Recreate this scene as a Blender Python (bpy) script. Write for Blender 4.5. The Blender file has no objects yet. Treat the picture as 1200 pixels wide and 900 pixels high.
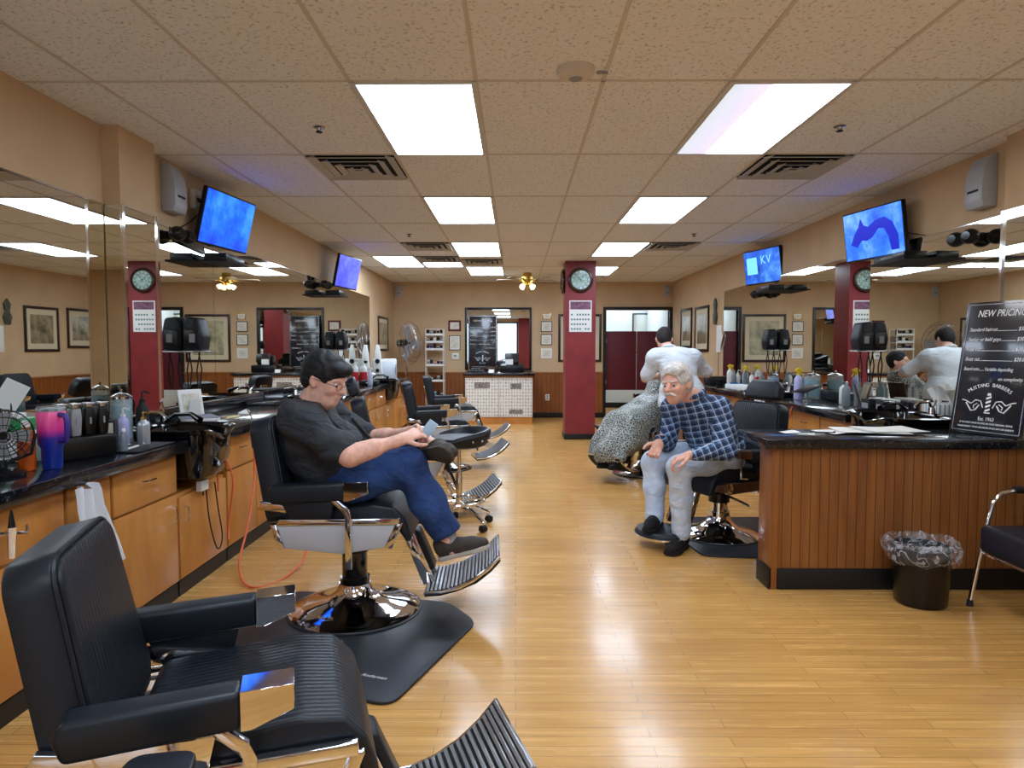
import bpy, bmesh, math, random
import numpy as np
from mathutils import Vector, Matrix, Euler
random.seed(7)
R = math.radians
col = bpy.context.scene.collection
scn = bpy.context.scene

# ------------------------------------------------------------------ camera, world, exposure
cam = bpy.data.cameras.new('camera'); camo = bpy.data.objects.new('camera', cam); col.objects.link(camo)
cam.sensor_width = 36.0; cam.lens = 36.0 * 785 / 1200; cam.clip_start = 0.05
camo.location = (0, 0, 1.36); camo.rotation_euler = (math.pi/2 - 0.0535, 0, 0.0055)
scn.camera = camo
scn.view_settings.view_transform = 'Standard'; scn.view_settings.look = 'None'
scn.view_settings.exposure = 0.68; scn.view_settings.gamma = 1.0; scn.view_settings.use_curve_mapping = False
w = bpy.data.worlds.new('world'); scn.world = w; w.use_nodes = True
w.node_tree.nodes['Background'].inputs[0].default_value = (0.62, 0.78, 1.0, 1); w.node_tree.nodes['Background'].inputs[1].default_value = 1.7
scn.cycles.use_denoising = True
scn.cycles.max_bounces = 9; scn.cycles.diffuse_bounces = 5; scn.cycles.glossy_bounces = 6; scn.cycles.transmission_bounces = 6
scn.cycles.caustics_reflective = True; scn.cycles.caustics_refractive = False; scn.cycles.sample_clamp_indirect = 4.0; scn.cycles.blur_glossy = 1.0
PANEL = 9.0      # strength of the fluorescent panels

XL, XR, YB, YF, H = -2.38, 3.05, 13.1, -3.2, 2.64
CT = 0.86

# ------------------------------------------------------------------ materials
def lin(c):
    return tuple(((v/255)/12.92 if v/255 <= .04045 else ((v/255+.055)/1.055)**2.4) for v in c) + (1,)
MATS = {}
class NT:
    def __init__(s, m): s.t = m.node_tree; s.b = s.t.nodes['Principled BSDF']
    def n(s, typ, **kw):
        nd = s.t.nodes.new(typ)
        for k, v in kw.items():
            if k.startswith('_'): setattr(nd, k[1:], v)
            else: nd.inputs[k.replace('__', ' ')].default_value = v
        return nd
    def l(s, a, b): s.t.links.new(a, b)
    def coord(s, scale=(1,1,1), rot=(0,0,0), src='Object'):
        tc = s.n('ShaderNodeTexCoord'); mp = s.n('ShaderNodeMapping'); mp.inputs['Scale'].default_value = scale; mp.inputs['Rotation'].default_value = rot
        s.l(tc.outputs[src], mp.inputs[0]); return mp.outputs[0]
    def ramp(s, fac, stops):
        r = s.n('ShaderNodeValToRGB'); e = r.color_ramp.elements
        while len(e) < len(stops): e.new(.5)
        for i, (p, c) in enumerate(stops): e[i].position = p; e[i].color = lin(c) if len(c) == 3 and max(c) > 1 else (tuple(c)+(1,))[:4]
        s.l(fac, r.inputs[0]); return r.outputs[0]
    def bump(s, h, strength=.3, dist=.01):
        b = s.n('ShaderNodeBump', Strength=strength, Distance=dist); s.l(h, b.inputs['Height']); s.l(b.outputs[0], s.b.inputs['Normal'])
    def math(s, op, a, b=None):
        m = s.n('ShaderNodeMath', _operation=op)
        for i, v in enumerate((a, b)):
            if v is None: continue
            if isinstance(v, (int, float)): m.inputs[i].default_value = v
            else: s.l(v, m.inputs[i])
        return m.outputs[0]
def mat(name, c=(128,128,128), rough=.5, metal=0, spec=.5, noise=0, nscale=30, bump=0, emit=None, es=1, trans=0, ior=1.45, alpha=1, coat=0):
    m = bpy.data.materials.new(name); m.use_nodes = True; t = NT(m); b = t.b
    b.inputs['Base Color'].default_value = lin(c); b.inputs['Roughness'].default_value = rough; b.inputs['Metallic'].default_value = metal
    b.inputs['Specular IOR Level'].default_value = spec; b.inputs['Transmission Weight'].default_value = trans; b.inputs['IOR'].default_value = ior
    b.inputs['Alpha'].default_value = alpha; b.inputs['Coat Weight'].default_value = coat; b.inputs['Coat Roughness'].default_value = .08
    if emit: b.inputs['Emission Color'].default_value = lin(emit); b.inputs['Emission Strength'].default_value = es
    if noise or bump:
        nz = t.n('ShaderNodeTexNoise', Scale=nscale, Detail=4.0); t.l(t.coord(), nz.inputs['Vector'])
        if noise:
            lo = tuple(max(0, v*(1-noise)) for v in c); hi = tuple(min(255, v*(1+noise)) for v in c)
            t.l(t.ramp(nz.outputs[0], [(.3, lo), (.7, hi)]), b.inputs['Base Color'])
        if bump: t.bump(nz.outputs[0], bump, .004)
    MATS[name] = m; return m
chrome = mat('chrome', (225,225,228), .06, 1)
steel = mat('brushed_steel', (190,190,192), .25, 1)
mirror_m = mat('mirror_silver', (222,222,214), .012, 1)
vinyl = mat('black_vinyl', (24,29,36), .40, spec=.4, bump=.05, nscale=220)
plastic_b = mat('black_plastic', (14,14,15), .3)
matte_b = mat('matte_black', (18,18,19), .7)
gloss_b = mat('gloss_black', (8,8,9), .08, coat=.5)
rubber = mat('rubber_mat', (30,36,44), .45, bump=.1, nscale=300)
white_pl = mat('white_plastic', (225,226,222), .4)
grey_pl = mat('grey_plastic', (140,142,145), .4)
paper = mat('paper_white', (232,232,228), .8)
darkframe = mat('dark_frame', (46,26,22), .35)
blackframe = mat('black_frame', (24,18,18), .35)
red_paint = mat('red_paint', (132,42,46), .45, noise=.06, nscale=6)
maroon = mat('maroon_paint', (88,18,30), .6)
reflection_grey = mat('chrome_reflection_grey', (188,192,198), .25, coat=.3)  # plain grey stands in for the pale reflection on chrome chair sides
glass = mat('clear_glass', (240,245,245), .03, trans=1, ior=1.45)
skin = mat('skin', (228,176,154), .5, noise=.06, nscale=40)
skin_old = mat('skin_ruddy', (228,174,152), .5, noise=.05, nscale=40)
hair_b = mat('black_hair', (13,13,17), .62, bump=.8, nscale=160)
hair_w = mat('white_hair', (205,202,198), .6, noise=.15, nscale=60, bump=.6)
hair_d = mat('dark_short_hair', (34,26,24), .7, bump=.5, nscale=150)
baseb = mat('black_baseboard', (18,18,20), .45)
towel_m = mat('white_towel', (222,226,232), .9, bump=.5, nscale=250)
teal_liq = mat('teal_liquid', (34,128,146), .1, coat=.3)
blue_liq = mat('blue_liquid', (30,100,170), .1, coat=.3)
gold = mat('brass', (196,160,80), .25, 1)
orange_m = mat('orange_hose', (226,110,70), .45)
dark_wood = mat('walnut', (60,34,20), .4, noise=.2, nscale=12)

def m_wall():
    m = mat('tan_wall', (198,170,134), .75, noise=.03, nscale=3); return m
wallm = m_wall(); alcove_w = mat('alcove_white', (214,216,212), .7)
def m_floor():
    m = mat('oak_floor', rough=.2); t = NT(m)
    br = t.n('ShaderNodeTexBrick', Scale=1.0, Bias=.0); br.inputs['Brick Width'].default_value = .75; br.inputs['Row Height'].default_value = .057; br.inputs['Mortar Size'].default_value = .0012; br.inputs['Mortar Smooth'].default_value = .4
    br.offset = .37; br.offset_frequency = 2
    br.inputs['Color1'].default_value = lin((226,174,100)); br.inputs['Color2'].default_value = lin((208,156,86)); br.inputs['Mortar'].default_value = lin((110,70,34))
    t.l(t.coord(), br.inputs['Vector'])
    nz = t.n('ShaderNodeTexNoise', Scale=2.0, Detail=6.0, Roughness=.6); t.l(t.coord((1.2, 22, 1)), nz.inputs['Vector'])
    rp = t.ramp(nz.outputs[0], [(.3, (.80,.78,.74)), (.62, (1.0,1.0,1.0))])
    big = t.n('ShaderNodeTexNoise', Scale=1.2, Detail=2.0); t.l(t.coord(), big.inputs['Vector'])
    rp2 = t.ramp(big.outputs[0], [(.35, (.9,.88,.86)), (.65, (1.0,1.0,1.0))])
    mx = t.n('ShaderNodeMix', _data_type='RGBA', _blend_type='MULTIPLY'); mx.inputs[0].default_value = 1; t.l(br.outputs[0], mx.inputs[6]); t.l(rp, mx.inputs[7])
    mx2 = t.n('ShaderNodeMix', _data_type='RGBA', _blend_type='MULTIPLY'); mx2.inputs[0].default_value = 1; t.l(mx.outputs[2], mx2.inputs[6]); t.l(rp2, mx2.inputs[7])
    t.l(mx2.outputs[2], t.b.inputs['Base Color'])
    t.l(t.ramp(nz.outputs[0], [(.3, (.20,.20,.20)), (.7, (.30,.30,.30))]), t.b.inputs['Roughness'])
    t.bump(br.outputs['Fac'], -.15, .002)
    t.b.inputs['Coat Weight'].default_value = .16; t.b.inputs['Coat Roughness'].default_value = .10
    return m
def m_ceiling():
    m = mat('acoustic_tile', (234,236,238), .9); t = NT(m)
    nz = t.n('ShaderNodeTexNoise', Scale=55.0, Detail=3.0, Roughness=.6); t.l(t.coord(), nz.inputs['Vector'])
    t.l(t.ramp(nz.outputs[0], [(.34, (192,191,189)), (.44, (236,238,240))]), t.b.inputs['Base Color'])
    t.bump(nz.outputs[0], .4, .004); return m
def m_wood(name, a, b_, scale=(1,1,1), rough=.35, coat=.2, groove=None):
    m = mat(name, a, rough, coat=coat); t = NT(m)
    nz = t.n('ShaderNodeTexNoise', Scale=3.0, Detail=5.0, Roughness=.6, Distortion=.6); t.l(t.coord(scale), nz.inputs['Vector'])
    c = t.ramp(nz.outputs[0], [(.3, b_), (.68, a)])
    if groove:   # vertical bead-board grooves along one object axis
        axis, pitch, depth = groove
        sep = t.n('ShaderNodeSeparateXYZ'); tc = t.n('ShaderNodeTexCoord'); t.l(tc.outputs['Object'], sep.inputs[0])
        fr = t.math('FRACT', t.math('MULTIPLY', sep.outputs[axis], 1/pitch))
        g = t.math('LESS_THAN', fr, .09)
        mx = t.n('ShaderNodeMix', _data_type='RGBA'); t.l(g, mx.inputs[0]); t.l(c, mx.inputs[6]); mx.inputs[7].default_value = lin(tuple(v*.68 for v in b_))
        c = mx.outputs[2]; t.bump(g, -.5, .004)
    t.l(c, t.b.inputs['Base Color']); return m
floor_m = m_floor(); ceil_m = m_ceiling()
maple = m_wood('maple_cabinet', (206,142,70), (178,112,48), (1.5,1.5,.5))
wains = m_wood('wainscot_wood', (150,88,36), (122,66,24), (4,4,.5), .4, groove=(0, .085, .5))
halfw = m_wood('halfwall_wood', (154,98,48), (122,72,32), (5,5,.35), .45, groove=(0, .052, .5))
trimwood = m_wood('trim_wood', (160,100,50), (130,76,32), (3,3,.5))
mahog = m_wood('mahogany_panel', (96,48,24), (60,28,14), (2,5,5), .3)
def m_granite():
    m = mat('black_granite', (16,17,20), .16, coat=.3); t = NT(m)
    nz = t.n('ShaderNodeTexNoise', Scale=60.0, Detail=6.0, Roughness=.7); t.l(t.coord(), nz.inputs['Vector'])
    t.l(t.ramp(nz.outputs[0], [(.5, (15,16,19)), (.62, (40,44,52)), (.72, (120,124,132))]), t.b.inputs['Base Color']); return m
granite = m_granite()
def m_rib(name, c=(24,29,36), pitch=.02, axis=1, strength=.35):
    m = mat(name, c, .4, spec=.4); t = NT(m)
    sep = t.n('ShaderNodeSeparateXYZ'); tc = t.n('ShaderNodeTexCoord'); t.l(tc.outputs['Object'], sep.inputs[0])
    s = t.math('ABSOLUTE', t.math('SINE', t.math('MULTIPLY', sep.outputs[axis], math.pi/pitch)))
    t.bump(s, strength, .006); return m
ribbed = m_rib('ribbed_black_vinyl')
def m_plaid():
    m = mat('blue_plaid', (60,90,130), .85); t = NT(m)
    sep = t.n('ShaderNodeSeparateXYZ'); t.l(t.coord((1,1,1), (0,.35,0)), sep.inputs[0])
    c = None
    def band(axis, pitch, off, wdt):
        fr = t.math('FRACT', t.math('ADD', t.math('MULTIPLY', sep.outputs[axis], 1/pitch), off)); return t.math('LESS_THAN', fr, wdt)
    base = (92,126,170); cur = None
    for axis, pitch, off, wd, cc, fac in ((0,.046,0,.45,(26,38,66),.75), (2,.046,.1,.45,(26,38,66),.75), (0,.046,.22,.08,(196,208,222),.8), (2,.046,.32,.08,(196,208,222),.8)):
        f = t.math('MULTIPLY', band(axis, pitch, off, wd), fac)
        mx = t.n('ShaderNodeMix', _data_type='RGBA'); t.l(f, mx.inputs[0]); mx.inputs[7].default_value = lin(cc)
        if cur is None: mx.inputs[6].default_value = lin(base)
        else: t.l(cur, mx.inputs[6])
        cur = mx.outputs[2]
    t.l(cur, t.b.inputs['Base Color']); return m
plaid = m_plaid()
def m_cape():
    m = mat('patterned_cape', (90,94,92), .45); t = NT(m)
    v = t.n('ShaderNodeTexVoronoi', Scale=46.0, _feature='DISTANCE_TO_EDGE'); t.l(t.coord(), v.inputs['Vector'])
    t.l(t.ramp(v.outputs['Distance'], [(.05, (168,172,164)), (.17, (40,43,43))]), t.b.inputs['Base Color']); return m
cape_m = m_cape()
def m_jean(name, a, b_):
    m = mat(name, a, .85); t = NT(m); nz = t.n('ShaderNodeTexNoise', Scale=5.0, Detail=8.0, Roughness=.7); t.l(t.coord(), nz.inputs['Vector'])
    t.l(t.ramp(nz.outputs[0], [(.32, b_), (.66, a)]), t.b.inputs['Base Color']); return m
jean_d = m_jean('dark_denim', (42,76,134), (22,42,86)); jean_l = m_jean('faded_denim', (212,226,244), (176,196,222))
shirt_b = mat('charcoal_shirt', (44,47,52), .75, noise=.1, nscale=8); shirt_w = mat('white_barber_smock', (214,220,226), .85, noise=.03, nscale=8)
trous_b = mat('navy_trousers', (22,24,36), .9)

for m_, sc_, st_ in ((shirt_b, 8, .75), (shirt_w, 8, .6), (plaid, 9, .7), (jean_d, 8, .5), (jean_l, 9, .55)):   # cloth creases
    t_ = NT(m_); a_ = t_.n('ShaderNodeTexNoise', Scale=float(sc_), Detail=2.0, Distortion=.9); t_.l(t_.coord((1, 1, 1.7), (.3, .5, .2)), a_.inputs['Vector']); t_.bump(a_.outputs[0], st_, .035)
# ------------------------------------------------------------------ mesh builder
def rot(axis, deg): return Matrix.Rotation(R(deg), 3, axis)
class MB:
    def __init__(s): s.v = []; s.f = []
    def add(s, vs, fs):
        o = len(s.v); s.v += [tuple(v) for v in vs]; s.f += [tuple(i+o for i in f) for f in fs]; return s
    def frombm(s, bm, M=None):
        bm.verts.ensure_lookup_table(); bm.verts.index_update()
        s.add([(M @ v.co if M else v.co) for v in bm.verts], [[v.index for v in f.verts] for f in bm.faces]); bm.free(); return s
    def box(s, c, sz, r=None, bev=0, seg=2):
        bm = bmesh.new(); bmesh.ops.create_cube(bm, size=1)
        for v in bm.verts: v.co = Vector((v.co.x*sz[0], v.co.y*sz[1], v.co.z*sz[2]))
        if bev > 0: bmesh.ops.bevel(bm, geom=bm.edges[:], offset=min(bev, min(sz)*.49), segments=seg, profile=.5, affect='EDGES')
        M = Matrix.Translation(c) @ (r.to_4x4() if r else Matrix.Identity(4)); return s.frombm(bm, M)
    def bb(s, x0, x1, y0, y1, z0, z1, bev=0, seg=2):
        return s.box(((x0+x1)/2, (y0+y1)/2, (z0+z1)/2), (abs(x1-x0), abs(y1-y0), abs(z1-z0)), None, bev, seg)
    def prism(s, poly, a0, a1, plane='xz', bev=0, seg=2, M=None):
        bm = bmesh.new()
        def P(u, w_, a): return {'xz': (u, a, w_), 'yz': (a, u, w_), 'xy': (u, w_, a)}[plane]
        v0 = [bm.verts.new(P(u, w_, a0)) for u, w_ in poly]; v1 = [bm.verts.new(P(u, w_, a1)) for u, w_ in poly]
        n = len(poly); bm.faces.new(v0); bm.faces.new(v1[::-1])
        for i in range(n): bm.faces.new((v0[i], v1[i], v1[(i+1) % n], v0[(i+1) % n]))
        bmesh.ops.recalc_face_normals(bm, faces=bm.faces[:])
        if bev: bmesh.ops.bevel(bm, geom=bm.edges[:], offset=bev, segments=seg, profile=.5, affect='EDGES', clamp_overlap=True)
        return s.frombm(bm, M)
    def lathe(s, prof, o=(0,0,0), n=24, M=None, cap=True):
        vs = []; fs = []; M = M or Matrix.Identity(3); o = Vector(o)
        for r_, z in prof:
            for i in range(n):
                a = 2*math.pi*i/n; vs.append(o + M @ Vector((r_*math.cos(a), r_*math.sin(a), z)))
        for k in range(len(prof)-1):
            for i in range(n):
                j = (i+1) % n; fs.append((k*n+i, k*n+j, (k+1)*n+j, (k+1)*n+i))
        if cap:
            fs.append(tuple(range(n))[::-1]); fs.append(tuple((len(prof)-1)*n+i for i in range(n)))
        return s.add(vs, fs)
    def cyl(s, a, b, r0, r1=None, n=16):
        a = Vector(a); b = Vector(b); d = b-a; q = Vector((0,0,1)).rotation_difference(d.normalized()).to_matrix()
        return s.lathe([(r0, 0), (r0 if r1 is None else r1, d.length)], a, n, q)
    def tube(s, pts, r, n=8, closed=False, caps=True):
        pts = [Vector(p) for p in pts]; N = len(pts); vs = []; fs = []; up = None
        rr = r if isinstance(r, (list, tuple)) else [r]*N
        for i, p in enumerate(pts):
            t = (pts[(i+1) % N]-pts[i-1]) if closed or 0 < i < N-1 else (pts[1]-pts[0] if i == 0 else pts[-1]-pts[-2])
            t = t.normalized()
            if up is None: up = t.orthogonal().normalized()
            up = (up - t*up.dot(t)); up = up.normalized() if up.length > 1e-6 else t.orthogonal().normalized()
            sd = t.cross(up)
            for k in range(n):
                a = 2*math.pi*k/n; vs.append(p + (up*math.cos(a)+sd*math.sin(a))*rr[i])
        for i in range(N if closed else N-1):
            j = (i+1) % N
            for k in range(n): fs.append((i*n+k, i*n+(k+1) % n, j*n+(k+1) % n, j*n+k))
        if caps and not closed: fs.append(tuple(range(n))[::-1]); fs.append(tuple((N-1)*n+k for k in range(n)))
        return s.add(vs, fs)
    def ball(s, c, r, M=None, n=16, m=10):
        r = (r, r, r) if isinstance(r, (int, float)) else r; M = M or Matrix.Identity(3)
        bm = bmesh.new(); bmesh.ops.create_uvsphere(bm, u_segments=n, v_segments=m, radius=1)
        for v in bm.verts: v.co = Vector(c) + M @ Vector((v.co.x*r[0], v.co.y*r[1], v.co.z*r[2]))
        return s.frombm(bm)
    def grid(s, fn, nu, nv):
        vs = [fn(i/(nu-1), j/(nv-1)) for j in range(nv) for i in range(nu)]
        return s.add(vs, [(j*nu+i, j*nu+i+1, (j+1)*nu+i+1, (j+1)*nu+i) for j in range(nv-1) for i in range(nu-1)])
    def build(s, name, m, parent=None, loc=None, ang=38, rz=0):
        me = bpy.data.meshes.new(name); me.from_pydata([tuple(v) for v in s.v], [], s.f); me.validate(); me.update()
        bm = bmesh.new(); bm.from_mesh(me); bmesh.ops.recalc_face_normals(bm, faces=bm.faces[:]); bm.to_mesh(me); bm.free()
        me.materials.append(m)
        for p in me.polygons: p.use_smooth = True
        me.set_sharp_from_angle(angle=R(ang))
        o = bpy.data.objects.new(name, me); col.objects.link(o)
        if parent: o.parent = parent
        if loc: o.location = loc
        if rz: o.rotation_euler.z = rz
        return o
def tag(o, label=None, cat=None, group=None, kind=None):
    if label: o['label'] = label
    if cat: o['category'] = cat
    if group: o['group'] = group
    if kind: o['kind'] = kind
    return o
def thing(name, label, cat, loc=(0,0,0), rz=0, group=None):
    o = bpy.data.objects.new(name, None); o.empty_display_size = .1; col.objects.link(o); o.location = loc; o.rotation_euler = (0,0,rz)
    return tag(o, label, cat, group)
def struct(name, mb, m): return tag(mb.build(name, m), kind='structure')
def copy_tree(o, loc=None, rz=None, label=None, group=None, parent=None):
    kids = [c for c in bpy.data.objects if c.parent == o]
    c = o.copy(); col.objects.link(c); c.parent = parent
    if loc is not None: c.location = loc
    if rz is not None: c.rotation_euler.z = rz
    if label: c['label'] = label
    if group: c['group'] = group
    for k in kids: copy_tree(k, parent=c)
    return c
_tc = {}
def text_into(mb, s, size, M, align='CENTER', shear=0, depth=0.0008):
    """adds lettering (x right, y up in its own plane) to a mesh builder through matrix M"""
    cu = bpy.data.curves.new('t', 'FONT'); cu.body = s; cu.size = size; cu.align_x = align; cu.shear = shear; cu.extrude = depth; cu.resolution_u = 2
    ob = bpy.data.objects.new('t', cu); col.objects.link(ob); bpy.context.view_layer.update()
    me = bpy.data.meshes.new_from_object(ob.evaluated_get(bpy.context.evaluated_depsgraph_get()))
    mb.add([M @ v.co for v in me.vertices], [tuple(p.vertices) for p in me.polygons])
    wd = ob.dimensions.x
    bpy.data.objects.remove(ob); bpy.data.curves.remove(cu); bpy.data.meshes.remove(me); return wd

# ------------------------------------------------------------------ room shell
struct('floor', MB().bb(XL-.1, XR+.1, YF-.1, YB+2.3, -.1, 0), floor_m)
struct('ceiling', MB().bb(XL-.1, XR+.1, YF-.1, YB+2.3, H, H+.1), ceil_m)
struct('wall_left', MB().bb(XL-.12, XL, YF-.1, YB+.1, 0, H), wallm)
struct('wall_right', MB().bb(XR, XR+.12, YF-.1, YB+.1, 0, H), wallm)
DX0, DX1, DZ = 1.76, 2.99, 2.10     # opening of the back alcove
bw = MB(); bw.bb(XL, DX0, YB, YB+.12, 0, H); bw.bb(DX1, XR, YB, YB+.12, 0, H); bw.bb(DX0, DX1, YB, YB+.12, DZ, H)
struct('wall_back', bw, wallm)
fw = MB()                            # street side wall behind the camera, with its shop window
WX0, WX1, WZ0, WZ1 = -2.25, .10, .45, 2.5
fw.bb(XL, WX0, YF-.12, YF, 0, H); fw.bb(WX1, XR, YF-.12, YF, 0, H); fw.bb(WX0, WX1, YF-.12, YF, 0, WZ0); fw.bb(WX0, WX1, YF-.12, YF, WZ1, H)
struct('wall_front', fw, wallm)
wf = MB()
for a in (WX0+.03, -1.1, WX1-.03): wf.bb(a-.03, a+.03, YF-.1, YF-.02, WZ0, WZ1)
for a in (WZ0+.03, WZ1-.03): wf.bb(WX0, WX1, YF-.1, YF-.02, a-.03, a+.03)
wo = struct('window_1', wf, blackframe)
MB().bb(WX0, WX1, YF-.065, YF-.06, WZ0, WZ1).build('window_pane', mat('window_glass', (230,240,245), .03, alpha=.12), wo)
# ceiling grid (thin tee bars)
g = MB()
GX0, GY0 = -.19, 3.28
k = -4
while GX0+.61*k < XR:
    x = GX0+.61*k
    if x > XL+.05: g.bb(x-.009, x+.009, YF, YB, H-.004, H+.001)
    k += 1
k = -5
while GY0+1.22*k < YB:
    y = GY0+1.22*k
    if y > YF: g.bb(XL, XR, y-.009, y+.009, H-.004, H+.001)
    k += 1
struct('trim_1', g, mat('ceiling_tee', (206,200,190), .6))
# back wall wainscot, cap and baseboard
struct('trim_2', MB().bb(XL, .73-1.62, YB-.02, YB, .1, .86).bb(.24, DX0-.05, YB-.02, YB, .1, .86), wains)
struct('trim_3', MB().bb(XL, DX0-.05, YB-.035, YB, .86, .895, .006), trimwood)
struct('baseboard_back', MB().bb(XL, DX0-.05, YB-.03, YB, 0, .1, .004), baseb)
# right wall wainscot beyond the counters
wr = m_wood('wainscot_wood_side', (150,88,36), (122,66,24), (4,4,.5), .4, groove=(1, .085, .5))
struct('trim_4', MB().bb(XR-.02, XR, 9.9, YB, .1, .86), wr)
struct('trim_5', MB().bb(XR-.035, XR, 9.9, YB, .86, .895, .006), trimwood)
struct('baseboard_right', MB().bb(XR-.03, XR, 9.9, YB, 0, .1, .004), baseb)
struct('trim_6', MB().bb(XL, XL+.02, 11.3, YB, .1, .86), wr)
# alcove
al = MB(); al.bb(DX0-.12, DX0, YB+.12, YB+2.2, 0, H).bb(DX1, DX1+.12, YB+.12, YB+2.2, 0, H).bb(DX0-.12, DX1+.12, YB+2.2, YB+2.3, 0, H)
struct('wall_alcove', al, alcove_w)
ab = MB().bb(DX0, DX1, YB+2.18, YB+2.2, 0, .12); struct('baseboard_alcove', ab, baseb)
dfm = MB(); dfm.bb(DX0-.06, DX0, YB-.03, YB+.13, 0, DZ+.06).bb(DX1, XR, YB-.03, YB+.13, 0, DZ+.06).bb(DX0-.06, XR, YB-.031, YB+.13, DZ, DZ+.06)
struct('trim_7', dfm, blackframe)
for i, (a, b) in enumerate(((DX0+.005, 2.36), (2.37, DX1-.005))):
    d = tag(MB().bb(a, b, YB+.03, YB+.065, .54, 1.69, .004).build('door_%d' % (i+1), maroon), kind='structure')
    hg = MB()
    ex = a+.0 if i == 0 else b
    for zz in (.7, 1.5): hg.bb(ex-.012, ex+.012, YB+.02, YB+.075, zz-.04, zz+.04)
    hg.build('hinge', steel, d)
# pilasters on both side walls, clad in mirror below
struct('wall_left_pilaster', MB().bb(XL, XL+.10, 3.90, 4.28, .951, H), wallm)
struct('wall_right_pilaster', MB().bb(XR-.08, XR, 3.78, 4.14, 0, H), wallm)
# free-standing red pillar
PX0, PX1, PY0, PY1 = .735, 1.18, 9.93, 10.38
struct('wall_pillar', MB().bb(PX0, PX1, PY0, PY1, 0, H), red_paint)
struct('baseboard_pillar', MB().bb(PX0-.012, PX1+.012, PY0-.012, PY1+.012, 0, .085, .004), baseb)
struct('wall_front_pillar', MB().bb(.12, .62, -3.0, -2.6, 0, H), red_paint)

# ------------------------------------------------------------------ mirrors
def mirror(name, side, y0, y1, z0, z1, label, tilt=0, x=None, group=None, edge=True):
    xw = (XL if side < 0 else XR) if x is None else x
    t = thing(name, label, 'mirror', (xw, (y0+y1)/2, z0), R(tilt), group)
    h = (y1-y0)/2-.001; s = -side
    MB().bb(s*.002, s*.008, -h, h, 0, z1-z0).build('mirror_glass', mirror_m, t)
    e = MB(); e.bb(0, s*.012, -h, h, z1-z0, z1-z0+.01)
    e.build('top_channel', chrome, t)
    return t
MZ0, MZ1 = .955, 2.18
mirror('wall_mirror', -1, .4, 3.885, MZ0, MZ1, 'large wall mirror nearest the camera above left counter')
pm = mirror('wall_mirror', -1, 3.905, 4.275, MZ0, MZ1, 'narrow mirror strip cladding the left wall pilaster', x=XL+.10)
e = MB()
for yy in (-.187, .187): e.bb(.0, .016, yy-.012, yy+.012, -.1, 1.235)
e.build('corner_strip', chrome, pm)
em = MB().bb(-.095, .0, -.198, -.188, -.1, 1.235); em.build('return_glass', mirror_m, pm)
mirror('wall_mirror', -1, 4.30, 5.28, MZ0, MZ1, 'wall mirror just past left pilaster, behind first hand dryer unit', tilt=.12)
mirror('wall_mirror', -1, 5.28, 7.6, MZ0, MZ1, 'wall mirror above left counter, behind the seated man in black shirt')
mirror('wall_mirror', -1, 7.6, 10.9, MZ0, MZ1, 'farthest wall mirror on left wall, ending before small brown frame', tilt=-.1)
mirror('wall_mirror', 1, 5.78, 9.85, MZ0, MZ1, 'farthest wall mirror on right wall, behind yellow spray bottles', tilt=0)
mirror('wall_mirror', 1, 4.15, 5.77, MZ0, MZ1, 'wall mirror on right wall behind tissue box and pouches', tilt=.6, x=XR-.010)
pm = mirror('wall_mirror', 1, 3.79, 4.13, MZ0, MZ1, 'mirror strip cladding the right wall pilaster behind the price board', x=XR-.08)
e = MB()
for yy in (-.17, .17): e.bb(-.018, .0, yy-.010, yy+.010, -.09, 1.235)
e.build('corner_strip', chrome, pm)
MB().bb(0, .075, -.181, -.176, -.09, 1.235).build('return_glass', mirror_m, pm)
mirror('wall_mirror', 1, .5, 3.77, MZ0, MZ1, 'wall mirror on right wall nearest the camera, beside waiting chair')

# ------------------------------------------------------------------ ceiling lights, vents, detectors
em_on = mat('lit_diffuser', (250,252,250), .5, emit=(216,234,255), es=PANEL)
def m_half():
    m = mat('lit_diffuser_one_tube', (240,246,250), .5); t = NT(m)
    sep = t.n('ShaderNodeSeparateXYZ'); tc = t.n('ShaderNodeTexCoord'); t.l(tc.outputs['Object'], sep.inputs[0])
    f = t.ramp(t.math('ADD', t.math('MULTIPLY', sep.outputs[0], 1/.58), .5), [(.0, (.035,.045,.05)), (.33, (.05,.046,.07)), (.5, (.6,.64,.7)), (.62, (1,1,1))])
    t.l(f, t.b.inputs['Emission Color']); t.b.inputs['Emission Strength'].default_value = PANEL; return m
em_half = m_half()
framew = mat('white_metal_frame', (206,206,204), .4)
def ceiling_light(x0, y0, label, L=1.22, m=None, W=.61):
    t = thing('ceiling_light', label, 'ceiling light', (x0+W/2, y0+L/2, H), 0, 'recessed fluorescent ceiling lights')
    fr = MB(); a, b = W/2-.012, L/2-.012
    for s in (-1, 1): fr.bb(s*a-.014, s*a+.014, -b-.014, b+.014, -.010, -.001); fr.bb(-a, a, s*b-.014, s*b+.014, -.0101, -.001)
    fr.build('frame', framew, t)
    MB().bb(-a+.012, a-.012, -b+.012, b-.012, -.007, -.001).build('diffuser', m or em_on, t)
XA, XB = GX0-.61, GX0+1.22
Y = lambda r: GY0+1.22*r
LAB = ['nearest', 'second', 'third', 'fourth']
ceiling_light(XA, Y(0), 'square lit ceiling panel nearest the camera in left column, evenly bright')
ceiling_light(XB, Y(0), 'ceiling panel nearest the camera in right column, left half dim', m=em_half)
for r, n in ((2, 'second'), (4, 'third'), (6, 'fourth')):
    ceiling_light(XA, Y(r), 'lit ceiling panel, %s from the camera in left column' % n)
    ceiling_light(XB, Y(r), 'lit ceiling panel, %s from the camera in right column' % n)
ceiling_light(GX0-1.83, Y(5), 'lit ceiling panel set farthest left, near the second left screen')
ceiling_light(2.05, YB+.7, 'unseen ceiling panel added to brighten the white back alcove')  # no lamp visible here; panel added because the alcove came out dark
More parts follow.
